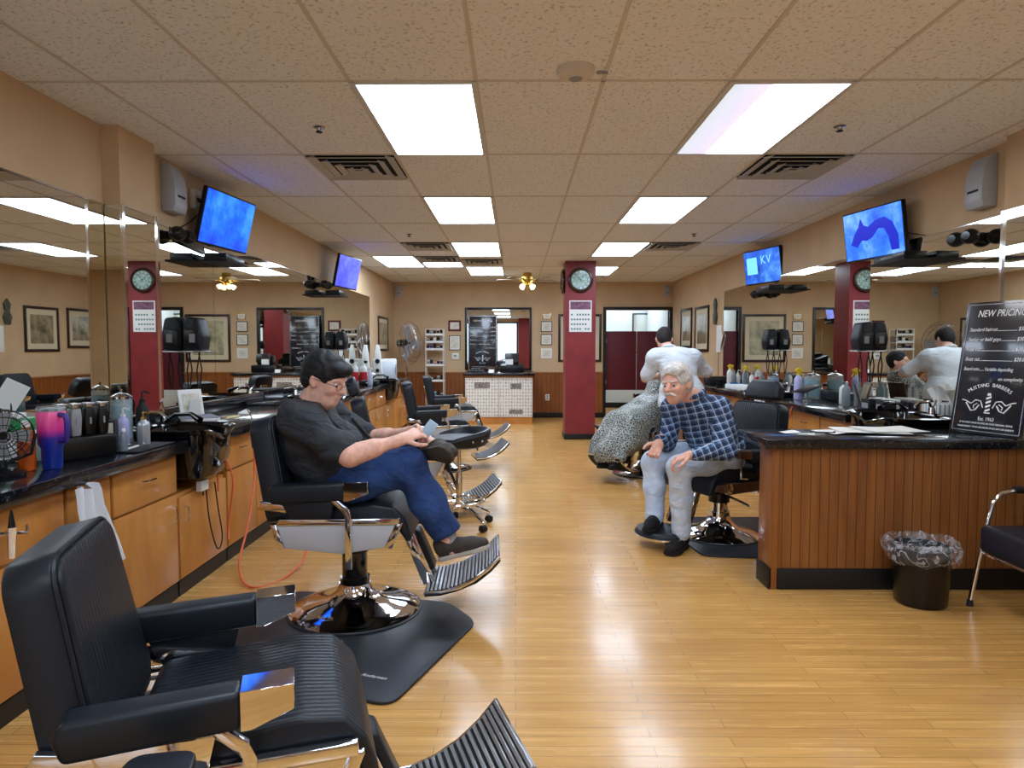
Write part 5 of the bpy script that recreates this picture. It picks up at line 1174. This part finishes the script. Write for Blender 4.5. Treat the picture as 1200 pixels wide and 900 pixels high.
def frame(fwd, up=(0,0,1)):
    f = Vector(fwd).normalized(); u = Vector(up); u = (u-f*u.dot(f)).normalized(); l = u.cross(f)
    return np.array([f, l, u]).T      # columns: forward, left, up
def head(S, c, F, sc=1.0, wide=1.0, beard=0):
    c = V(*c)
    def W(x, y, z): return c+F@(V(x, y*wide, z)*sc)
    e = lambda p, r, k=.02, sub=False, Fm=None: S.ell(W(*p), V(*r)*sc, F if Fm is None else Fm, k*sc, sub)
    e((-.012, 0, .030), (.100, .076*wide, .088)); e((.022, 0, -.035), (.068, .060*wide, .082), .03)
    e((.062, 0, -.088), (.028, .030*wide, .026), .03)
    for s in (-1, 1):
        e((.052, s*.036, -.022), (.034, .024, .026), .02)      # cheeks
        S.cap(W(.082, s*.012, .026), W(.074, s*.046, .024), .010*sc, .008*sc, .012*sc)   # brow
        e((.094, s*.031, .002), (.016, .019, .012), .012, True)
        # ear: rim and lobe, hollowed
        ec = W(-.008, s*.079, -.008)
        S.ell(ec, V(.019, .008, .032)*sc, F@np.array(Matrix.Rotation(R(-s*22), 3, 'Z') @ Matrix.Rotation(R(-12), 3, 'Y')), .006*sc)
        S.ell(W(.000, s*.088, -.006), V(.009, .006, .018)*sc, F, .004*sc, True)
    S.chain([W(.086, 0, .020), W(.100, 0, -.002), W(.114, 0, -.024)], [.009*sc, .010*sc, .0125*sc], .010*sc)
    for s in (-1, 1): S.ell(W(.102, s*.011, -.028), V(.010, .008, .008)*sc, F, .006*sc)
    S.cap(W(.090, -.017, -.056), W(.090, .017, -.056), .0065*sc, .0065*sc, .006*sc); S.cap(W(.088, -.014, -.067), W(.088, .014, -.067), .007*sc, .007*sc, .006*sc)
    return W
def eyes(o, W, F, sc, parent, org, dark=(60,40,30)):
    ew = MATS.get('eye_white') or mat('eye_white', (190,180,172), .3); ei = MATS.get('iris%d' % dark[0]) or mat('iris%d' % dark[0], dark, .15)
    for s in (-1, 1):
        c = W(.0750, s*.031, .001)-V(*org); b = MB().ball(c, .0125*sc, n=14, m=10).build('eye', ew, parent)
        p = W(.0750+.0085, s*.031, .000)-V(*org); MB().ball(p, (.0052*sc, .0075*sc, .0075*sc), Matrix(F.tolist()), 12, 8).build('iris', ei, b)
def hand(S, w, d, n, side, curl=(25, 30, 20), sc=1.0, spread=6, thumb=.7):
    """w wrist, d towards fingertips, n palm normal (curling side), side=+1/-1 puts the thumb on d x n"""
    w = V(*w); d = V(*d)/np.linalg.norm(d); n = V(*n); n = n-d*n.dot(d); n /= np.linalg.norm(n); s = np.cross(d, n)*side
    for i in range(4):
        S.cap(w+d*.012*sc+s*(.016-.011*i)*sc, w+d*.085*sc+s*(.029-.0195*i)*sc, .0135*sc, .0115*sc, .012*sc)
    S.cap(w-d*.03*sc, w+d*.02*sc, .024*sc, .023*sc, .02*sc)
    lens = ((.040, .025, .020), (.044, .028, .021), (.041, .026, .020), (.032, .020, .018))
    for i in range(4):
        p = w+d*.088*sc+s*(.029-.0195*i)*sc; a = 0; r_ = (.0092, .0085, .0078, .0066)
        dd = d+s*math.tan(R(spread))*(1.5-i)*.6; dd /= np.linalg.norm(dd)
        for j in range(3):
            a += R(curl[j]); q = p+(dd*math.cos(a)+n*math.sin(a))*lens[i][j]*sc
            S.cap(p, q, r_[j]*sc, r_[j+1]*sc, .003); p = q
    p = w+d*.022*sc+s*.026*sc+n*.004; dirs = (d*.62+s*.72+n*.3*thumb, d*.85+s*.35+n*.45*thumb, d*.92+s*.0+n*.6*thumb)
    for j, (dv, L_) in enumerate(zip(dirs, (.042, .032, .026))):
        dv = dv/np.linalg.norm(dv); q = p+dv*L_*sc; S.cap(p, q, (.013, .0105, .0095)[j]*sc, (.0105, .0095, .008)[j]*sc, .006); p = q
def shoe(name, heel, toe, parent, org, m, sole_m, up=(0,0,1), sc=1.0, shaft=None):
    """heel and toe points lie on the sole plane"""
    h_, t_ = V(*heel), V(*toe); F = frame(t_-h_, up); L = np.linalg.norm(t_-h_)
    W = lambda x, y, z: h_+F@V(x*L, y*sc, z*sc)
    S = SDF(.006); S.chain([W(.12, 0, .048), W(.45, 0, .045), W(.70, 0, .036), W(.90, 0, .030)], [.036*sc, .036*sc, .037*sc, .028*sc], .02).cap(W(.10, 0, .085), W(.20, 0, .085), .034*sc, .036*sc, .03).cap(W(.2, 0, .07), W(.65, 0, .045), .034*sc, .026*sc, .02)
    if shaft is not None: S.cap(W(.17, 0, .08), shaft, .044, .046, .02)
    o = S.build(name, m, parent, org)
    pts = [(-.02,-.018), (.05,-.034), (.35,-.036), (.68,-.048), (.90,-.040), (1.0,-.015), (1.0,.015), (.90,.040), (.68,.048), (.35,.036), (.05,.034), (-.02,.018)]
    M_ = Matrix(F.tolist()).to_4x4(); M_.translation = Vector(h_-V(*org))
    MB().prism([(x*L, y*sc) for x, y in pts], .0, .022*sc, 'xy', .006, 2, M=M_).build('sole', sole_m, o)
    lc = MB()
    for k in range(4):
        a_, b_ = W(.42+.09*k, -.022, .083-.009*k)-V(*org), W(.42+.09*k, .022, .083-.009*k)-V(*org); lc.tube([a_, (a_+b_)/2+F@V(0, 0, .006), b_], .003, 5)
    lc.build('laces', m, o)
    return o
def person(label, org): return thing('person', label, 'person', tuple(org), 0)
def torso(S, pel, chest, neck, sR, sL, g=0.0, belly=None, sc=1.0, depth=.11, width=.15, k=.06):
    """smooth trunk between pelvis and shoulders, grown by g"""
    pel, chest, neck, sR, sL = V(*pel), V(*chest), V(*neck), V(*sR), V(*sL)
    up = neck-pel; lat = sL-sR; Fm = frame(np.cross(lat, up), up)
    mid = (pel+chest)/2
    S.ell(pel, V(.125, .175, .12)*sc+g, Fm, k); S.ell(mid, V(depth, width, .16)*sc+g, Fm, k); S.ell(chest, V(depth+.005, width+.015, .17)*sc+g, Fm, k)
    S.cap(sR, sL, .062*sc+g, .062*sc+g, k); S.cap(chest+(neck-chest)*.4, neck, .075*sc+g*.6, .058*sc+g*.3, .04)
    if belly is not None: S.ell(belly[0], V(*belly[1])+g, Fm, .07)
    return Fm

# --- seated man in the left foreground, reading something in his hands
O = (-.83, 3.40, 0); A = person('seated man in black short sleeved shirt and blue jeans looking down, legs crossed', O)
pel, che, nek = (-.94, 3.38, .665), (-1.04, 3.36, .93), (-1.03, 3.34, 1.075)
sR, sL = (-1.04, 3.18, 1.02), (-1.03, 3.55, 1.02)
HC = (-.945, 3.32, 1.205); HF = frame((.90, -.28, -.34)); HS = 1.06
eR, wR = (-.765, 3.06, .865), (-.545, 3.16, .925); eL, wL = (-.80, 3.64, .86), (-.54, 3.42, .93)
kR, aR = (-.52, 3.21, .79), (-.335, 3.21, .44); kL, aL = (-.62, 3.66, .82), (-.455, 3.36, .885)
hR, hL = (-.93, 3.28, .64), (-.93, 3.48, .64)
S = SDF(.0065)
torso(S, pel, che, nek, sR, sL, -.012, depth=.13, width=.16)
S.chain([nek, (np.array(nek)+np.array(HC))/2, V(*HC)-HF[:, 0]*.03-V(0, 0, .03)], [.062, .060, .055], .03)
W = head(S, HC, HF, HS, 1.04)
S.chain([V(*HC)+HF@V(.03, 0, -.10), V(*nek)+V(.03, 0, .0)], [.045, .05], .03)        # full chin
hdR = V(.085, .055, .035); hdL = V(.085, -.075, .03)
for sh, el, wr in ((sR, eR, wR), (sL, eL, wL)): S.chain([sh, el, wr], [.052, .043, .027], .03); S.cap(el, V(*el)*.55+V(*wr)*.45, .045, .042, .03)
hand(S, wR, hdR, (.15, .55, -.55), -1, (38, 45, 30), 1.0)
hand(S, wL, hdL, (.1, -.65, -.35), 1, (38, 45, 30), 1.0)
for hp, kn, an in ((hR, kR, aR), (hL, kL, aL)): S.chain([hp, kn, an], [.06, .045, .035], .03)
ft = V(*aR)+V(.03, 0, -.05); S.cap(aR, ft, .035, .035); S.cap(ft, ft+V(.13, 0, .01), .03, .025)
fl = V(*aL)+V(.03, -.06, 0); S.cap(aL, fl, .034, .03); S.cap(fl, fl+V(.035, -.035, .0), .026, .02)
S.build('body', skin, A, O)
eyes(None, W, HF, HS, A, O)
S = SDF(.007)
torso(S, V(*pel)+V(0, 0, .03), che, V(*nek)-V(0, 0, .02), sR, sL, .022, belly=((-.90, 3.36, .80), (.15, .165, .15)), depth=.13, width=.165)
mR = V(*sR)*.22+V(*eR)*.78; mL = V(*sL)*.22+V(*eL)*.78
for sh, mm_ in ((sR, mR), (sL, mL)): S.chain([sh, mm_], [.092, .080], .05)
S.build('shirt', shirt_b, A, O, cuts=[((pel[0], 0, .60), (-.05, 0, -1)), (V(*nek)+V(.0, 0, .03), (.15, 0, 1))], fold=.012, ffreq=24)
S = SDF(.006)
Fc = frame((1, -.1, -.15)); cpts = []
for i in range(13):
    a = R(-155+310*i/12); cpts.append(V(*nek)+Fc@V(.070*math.cos(a)+.005, .074*math.sin(a), .012-.018*math.cos(a)))
S.chain(cpts, [.013]*13, .01); S.build('collar', shirt_b, A, O)
S = SDF(.006)
for j, f_ in enumerate((.35, .48)): S.ell(V(*nek)+V(.115+.02*j, -.02, -.06-.05*j), (.012, .02, .04), None, .01)
S.chain([(-1.03, 3.25, 1.10), (-.905, 3.22, 1.02), (-.80, 3.21, .93), (-.715, 3.27, .865), (-.72, 3.40, .87), (-.85, 3.48, .99)], [.010]*6, .006); S.ell((-.735, 3.24, .895), (.02, .012, .03), None, .006)
S.build('bag_strap', matte_b, A, O)
S = SDF(.007)
S.ell(pel, (.15, .185, .115), None, .05); S.chain([hR, (-.74, 3.24, .735), kR, V(*kR)*.5+V(*aR)*.5, V(*aR)+V(0, 0, .02)], [.116, .108, .086, .082, .072], .04)
S.chain([hL, (-.78, 3.6, .73), kL], [.108, .095, .076], .04)
S.build('jeans', jean_d, A, O, cuts=[(V(*aR)+V(.0, 0, .015), V(*aR)-V(*kR))], fold=.006, ffreq=24, seed=2)
S = SDF(.007); S.chain([kL, V(*kL)*.5+V(*aL)*.5+V(0, 0, .0), V(*aL)], [.076, .066, .052], .03); S.build('jeans_leg', jean_d, A, O, cuts=[(V(*aL), V(*aL)-V(*kL))], fold=.003, ffreq=34)
sock = mat('grey_sock', (150,156,166), .9); shoe_m = mat('olive_shoe', (58,52,46), .75); sole_m = mat('shoe_sole', (176,170,160), .7)
SDF(.006).cap(V(*aR)+V(.0, 0, .04), V(*aR)+V(.02, 0, -.05), .040, .040).build('sock', sock, A, O)
SDF(.006).cap(V(*aL)-V(.02, -.05, 0), V(*aL)+V(.03, -.05, 0), .037, .036).build('sock', sock, A, O)
shoe('shoe', (-.37, 3.21, .325), (-.125, 3.20, .395), A, O, shoe_m, sole_m, (-.3, 0, 1))
shoe('shoe', (-.46, 3.26, .838), (-.30, 3.06, .865), A, O, shoe_m, mat('sole_dark', (66,58,48), .8), (.72, .55, .45), 1.0)
# hair
def hairdo(parent, org, W, F, sc, m, cap=(.112, .090, .098), cut=None, extra=(), fold=.0025, vox=.005, name='hair', c=(-.018, 0, .040)):
    S = SDF(vox); S.ell(W(*c), V(*cap)*sc, F, .02)
    for c, r_, k_ in extra: S.ell(W(*c), V(*r_)*sc, F, k_)
    # keep the face, ears and neck clear
    cuts_ = cut(W, F) if cut else []
    return S, cuts_
def hair_build(parent, org, W, F, sc, m, cap, extra, subs, cuts, fold=.003, vox=.005, freq=90, c=(-.018, 0, .040)):
    S = SDF(vox); S.ell(W(*c), V(*cap)*sc, F, .02)
    for c, r_ in extra: S.ell(W(*c), V(*r_)*sc, F, .02)
    for c, r_ in subs: S.ell(W(*c), V(*r_)*sc, F, .008, True)
    return S.build('hair', m, parent, org, cuts=[(W(*p), F@V(*n_)) for p, n_ in cuts], fold=fold, ffreq=freq)
hair_build(A, O, W, HF, HS, hair_b, (.112, .091, .098), [((.070, 0, .075), (.045, .066, .032)), ((-.06, 0, -.01), (.055, .078, .07))],
    [((.10, 0, -.03), (.085, .082, .075)), ((.012, .09, -.03), (.035, .04, .045)), ((.012, -.09, -.03), (.035, .04, .045))], [((0, 0, -.075), (.2, 0, -1))], fold=.003)
gl = MB()
for s in (-1, 1):
    ring_ = [W(.104-.006*abs(math.sin(a_*math.pi/8)), s*(.033+.021*math.cos(a_*math.pi/8)), .000+.016*math.sin(a_*math.pi/8))-V(*O) for a_ in range(16)]; gl.tube(ring_, .0016, 5, True)
    gl.tube([W(.10, s*.054, .004)-V(*O), W(.05, s*.080, .006)-V(*O), W(-.01, s*.086, .006)-V(*O)], .0016, 5)
gl.tube([W(.106, -.012, .004)-V(*O), W(.110, 0, .006)-V(*O), W(.106, .012, .004)-V(*O)], .0016, 5)
gl.build('glasses', plastic_b, A)
ph = thing('phone', 'pale blue card held in the seated man hands', 'phone', (-.425, 3.27, .965)); MB().box((0, 0, 0), (.05, .010, .085), rot('Y', 38) @ rot('Z', 10), .003).build('phone_body', mat('pale_blue', (176,206,226), .4), ph)

# --- old man on the right leaning forward
O = (1.30, 4.70, 0); B_ = person('old man with white hair and moustache in blue plaid shirt leaning forward from chair', O)
pel, che, nek = (1.46, 4.74, .635), (1.29, 4.60, .875), (1.185, 4.49, 1.035)
sR, sL = (1.10, 4.66, .955), (1.34, 4.40, .965)
HC = (1.055, 4.40, 1.125); HF = frame((-.66, -.73, -.10), (-.22, -.1, 1)); HS = 1.08
eR, wR = (1.06, 4.66, .70), (.965, 4.47, .735); eL, wL = (1.36, 4.30, .70), (1.115, 4.25, .68)
hR, hL = (1.40, 4.84, .60), (1.50, 4.62, .60)
kR, aR = (.965, 4.68, .56), (.975, 4.60, .20); kL, aL = (1.085, 4.40, .575), (1.125, 4.46, .13)
S = SDF(.0065)
torso(S, pel, che, nek, sR, sL, -.015)
S.chain([nek, V(*HC)-HF[:, 0]*.035-V(0, 0, .045)], [.055, .052], .03)
W = head(S, HC, HF, HS, .98)
for sh, el, wr in ((sR, eR, wR), (sL, eL, wL)): S.chain([sh, el, wr], [.045, .037, .026], .03)
hand(S, wR, (-.35, -.35, -.62), (-.25, -.75, .35), 1, (22, 45, 30), 1.02)
hand(S, wL, (-.85, .05, -.28), (-.25, .1, -1), 1, (30, 42, 28), 1.02)
for hp, kn, an in ((hR, kR, aR), (hL, kL, aL)): S.chain([hp, kn, an], [.06, .045, .032], .03)
for an, tv_ in ((aR, V(-.10, -.08, -.06)), (aL, V(-.10, -.08, -.06))): S.cap(an, V(*an)+tv_*.4, .030, .02)
S.build('body', skin_old, B_, O)
eyes(None, W, HF, HS, B_, O, (70,80,90))
S = SDF(.007)
torso(S, V(*pel)+V(-.02, -.01, .04), che, V(*nek)-V(0, 0, .01), sR, sL, .016, belly=((1.36, 4.63, .76), (.13, .155, .13)))
for sh, el, wr, q in ((sR, eR, wR, .9), (sL, eL, wL, .88)): S.chain([sh, el, V(*el)*(1-q)+V(*wr)*q], [.072, .060, .044], .04)
S.build('shirt', plaid, B_, O, cuts=[(V(*nek)+V(0, 0, .045), (-.2, -.15, 1)), ((1.5, 4.7, .56), (.3, .2, -1))], fold=.008, ffreq=19, seed=4)
S = SDF(.006); Fc = frame((-.7, -.6, .1), (-.3, -.3, 1)); cpts = [V(*nek)+Fc@V(.066*math.cos(a)-.005, .068*math.sin(a), .022-.03*math.cos(a)) for a in [R(-140+280*i/12) for i in range(13)]]
S.chain(cpts, [.017]*13, .01); S.build('collar', plaid, B_, O)
S = SDF(.007); S.ell(pel, (.15, .17, .11), None, .05)
for hp, kn, an in ((hR, kR, aR), (hL, kL, aL)): S.chain([hp, V(*hp)*.5+V(*kn)*.5+V(0, 0, .01), kn, V(*kn)*.5+V(*an)*.5, V(*an)+V(-.012, -.012, -.005)], [.095, .092, .080, .070, .066], .035)
S.build('jeans', jean_l, B_, O, cuts=[((0, 0, .06), (0, 0, -1))], fold=.0055, ffreq=22, seed=6)
boot = mat('black_suede', (20,20,22), .85)
shoe('shoe', (1.16, 4.53, .003), (.995, 4.31, .003), B_, O, boot, boot, sc=1.15, shaft=V(1.125, 4.47, .14))
shoe('shoe', (1.01, 4.66, .125), (.875, 4.42, .127), B_, O, boot, boot, sc=1.1, shaft=V(.975, 4.60, .22))
hair_build(B_, O, W, HF, HS, hair_w, (.112, .090, .098), [((.035, .02, .085), (.06, .065, .04)), ((-.05, 0, .0), (.07, .085, .08))],
    [((.115, 0, -.01), (.085, .078, .085)), ((.012, .095, -.03), (.03, .04, .04)), ((.012, -.095, -.03), (.03, .04, .04))], [((0, 0, -.07), (.2, 0, -1))], fold=.0025, freq=80)
S = SDF(.004); S.chain([W(.088, -.034, -.060), W(.104, -.014, -.046), W(.106, 0, -.044), W(.104, .014, -.046), W(.088, .034, -.060)], [.007, .010, .010, .010, .007], .006); S.build('moustache', hair_w, B_, O)
for s in (-1, 1): SDF(.0035).cap(W(.090, s*.016, .024), W(.082, s*.044, .024), .0065, .005, .004).build('eyebrow', hair_w, B_, O)

# --- standing barber seen from behind
O = (1.60, 6.76, 0); C_ = person('barber in white smock and dark trousers standing with back to camera', O)
pel, che, nek = (1.60, 6.72, .90), (1.575, 6.80, 1.18), (1.50, 6.90, 1.345)
sL, sR = (1.36, 6.86, 1.27), (1.74, 6.84, 1.26)
HC = (1.475, 7.00, 1.45); HF = frame((.12, .85, -.50)); HS = 1.0
eL, wL = (1.28, 6.96, 1.05), (1.44, 7.16, 1.06); eR, wR = (1.92, 6.96, 1.10), (1.79, 7.20, 1.12)
hL, hR = (1.51, 6.74, .86), (1.70, 6.74, .86); kL, aL = (1.47, 6.80, .47), (1.46, 6.74, .09); kR, aR = (1.72, 6.80, .47), (1.74, 6.74, .09)
S = SDF(.0075)
torso(S, pel, che, nek, sR, sL, -.012); S.chain([nek, V(*HC)-HF[:, 0]*.02-V(0, 0, .03)], [.055, .052], .03); W = head(S, HC, HF, HS)
for sh, el, wr in ((sR, eR, wR), (sL, eL, wL)): S.chain([sh, el, wr], [.048, .042, .028], .03)
hand(S, wR, (-.5, .75, -.05), (-.5, -.3, -.6), 1, (25, 35, 25)); hand(S, wL, (.45, .8, -.05), (.5, -.3, -.6), -1, (25, 35, 25))
for hp, kn, an in ((hR, kR, aR), (hL, kL, aL)): S.chain([hp, kn, an], [.065, .05, .035], .03); S.cap(an, V(*an)+V(0, .12, -.05), .033, .025)
S.build('body', skin, C_, O); eyes(None, W, HF, HS, C_, O)
S = SDF(.008); torso(S, V(*pel)+V(0, 0, .02), che, V(*nek)-V(0, 0, .01), sR, sL, .022, k=.07); S.cap((1.53, 6.72, .80), (1.67, 6.72, .80), .168, .168, .05); S.cap((1.54, 6.73, .92), (1.66, 6.73, .92), .160, .160, .05)
for sh, el in ((sR, eR), (sL, eL)): S.chain([sh, V(*sh)*.15+V(*el)*.85], [.074, .072], .05)
S.build('smock', shirt_w, C_, O, cuts=[((0, 0, .77), (0, 0, -1)), (V(*nek)+V(0, .0, .02), V(*HC)-V(*nek))], fold=.006, ffreq=20, seed=1)
S = SDF(.006); Fc = frame((.1, 1, -.2)); S.chain([V(*nek)+Fc@V(.066*math.cos(a), .068*math.sin(a), .012-.016*math.cos(a)) for a in [R(30+300*i/14) for i in range(15)]], [.014]*15, .01).build('collar', shirt_w, C_, O)
S = SDF(.008); S.ell(pel, (.155, .15, .12), None, .05)
for hp, kn, an in ((hR, kR, aR), (hL, kL, aL)): S.chain([hp, kn, an], [.10, .078, .066], .04)
S.build('trousers', trous_b, C_, O, cuts=[((0, 0, .045), (0, 0, -1))], fold=.004, ffreq=24)
shoe('shoe', (1.46, 6.68, .003), (1.45, 6.95, .003), C_, O, boot, boot); shoe('shoe', (1.74, 6.68, .003), (1.76, 6.95, .003), C_, O, boot, boot)
hair_build(C_, O, W, HF, HS, hair_d, (.104, .081, .092), [((-.045, 0, -.01), (.062, .070, .07))],
    [((.115, 0, -.02), (.085, .085, .09)), ((.012, .095, -.03), (.03, .04, .04)), ((.012, -.095, -.03), (.03, .04, .04))], [((0, 0, -.07), (.2, 0, -1))], fold=.001, c=(-.018, 0, .036))

C_.location.x += .07
# --- customer under the patterned cape
O = (1.40, 7.25, 0); D_ = person('customer lying back in barber chair under grey patterned cape', O)
pel, che, nek = (1.52, 7.31, .66), (1.68, 7.42, .94), (1.73, 7.46, 1.08)
sR, sL = (1.61, 7.57, 1.03), (1.84, 7.30, 1.03); HC = (1.735, 7.48, 1.205); HF = frame((-.7, -.7, .12)); HS = 1.0
S = SDF(.008); torso(S, pel, che, nek, sR, sL, -.02); S.chain([nek, V(*HC)-V(0, 0, .05)], [.055, .052], .03); W = head(S, HC, HF, HS)
hips = ((1.40, 7.38, .62), (1.53, 7.24, .62)); kns = ((1.07, 7.02, .58), (1.19, 6.90, .58)); ans = ((.95, 6.86, .22), (1.05, 6.76, .22))
for sh, el, wr in ((sR, (1.52, 7.46, .76), (1.36, 7.28, .68)), (sL, (1.72, 7.22, .76), (1.50, 7.12, .68))):
    S.chain([sh, el, wr], [.045, .038, .027], .03); hand(S, wr, (-.7, -.7, 0), (0, 0, -1), 1)
for hp, kn, an in zip(hips, kns, ans): S.chain([hp, kn, an], [.065, .05, .034], .03); S.cap(an, V(*an)+V(-.08, -.08, -.05), .03, .025)
S.build('body', skin, D_, O); eyes(None, W, HF, HS, D_, O)
hair_build(D_, O, W, HF, HS, hair_b, (.106, .084, .094), [((-.05, 0, .0), (.062, .074, .07))], [((.11, 0, -.025), (.085, .082, .085)), ((.012, .095, -.03), (.03, .04, .04)), ((.012, -.095, -.03), (.03, .04, .04))], [((0, 0, -.07), (.2, 0, -1))], fold=.002)
S = SDF(.009); torso(S, V(*pel)+V(0, 0, .06), che, V(*nek)-V(0, 0, .01), sR, sL, .04)
for el, wr in (((1.52, 7.46, .76), (1.33, 7.26, .69)), ((1.72, 7.22, .76), (1.45, 7.08, .69))): S.cap(el, wr, .085, .09, .12)
S.cap(sR, (1.52, 7.46, .78), .08, .08, .08); S.cap(sL, (1.72, 7.22, .78), .08, .08, .08)
for hp, kn, an in zip(hips, kns, ans): S.cap(V(*hp)+V(0, 0, .03), V(*kn)+V(0, 0, .0), .12, .09, .12); S.cap(V(*kn)+V(-.01, -.01, -.02), V(*an)+V(-.05, -.03, .05), .105, .13, .14)
S.cap((1.34, 7.10, .55), (1.12, 6.88, .36), .14, .12, .14); S.cap((1.20, 7.28, .55), (.95, 7.0, .36), .14, .12, .14); S.cap((1.62, 7.2, .62), (1.32, 6.98, .42), .08, .10, .12)
S.build('cape', cape_m, D_, O, drape=(.020, 30, .7, -.7, .72), cuts=[((.9, 6.8, .23), (.1, .1, -1)), (V(*nek)+V(0, 0, .01), V(*HC)-V(*nek))], fold=.008, ffreq=11, seed=3)
shoe('shoe', (.98, 6.86, .13), (.83, 6.70, .15), D_, O, boot, boot, sc=.95); shoe('shoe', (1.08, 6.76, .13), (.93, 6.60, .15), D_, O, boot, boot, sc=.95)
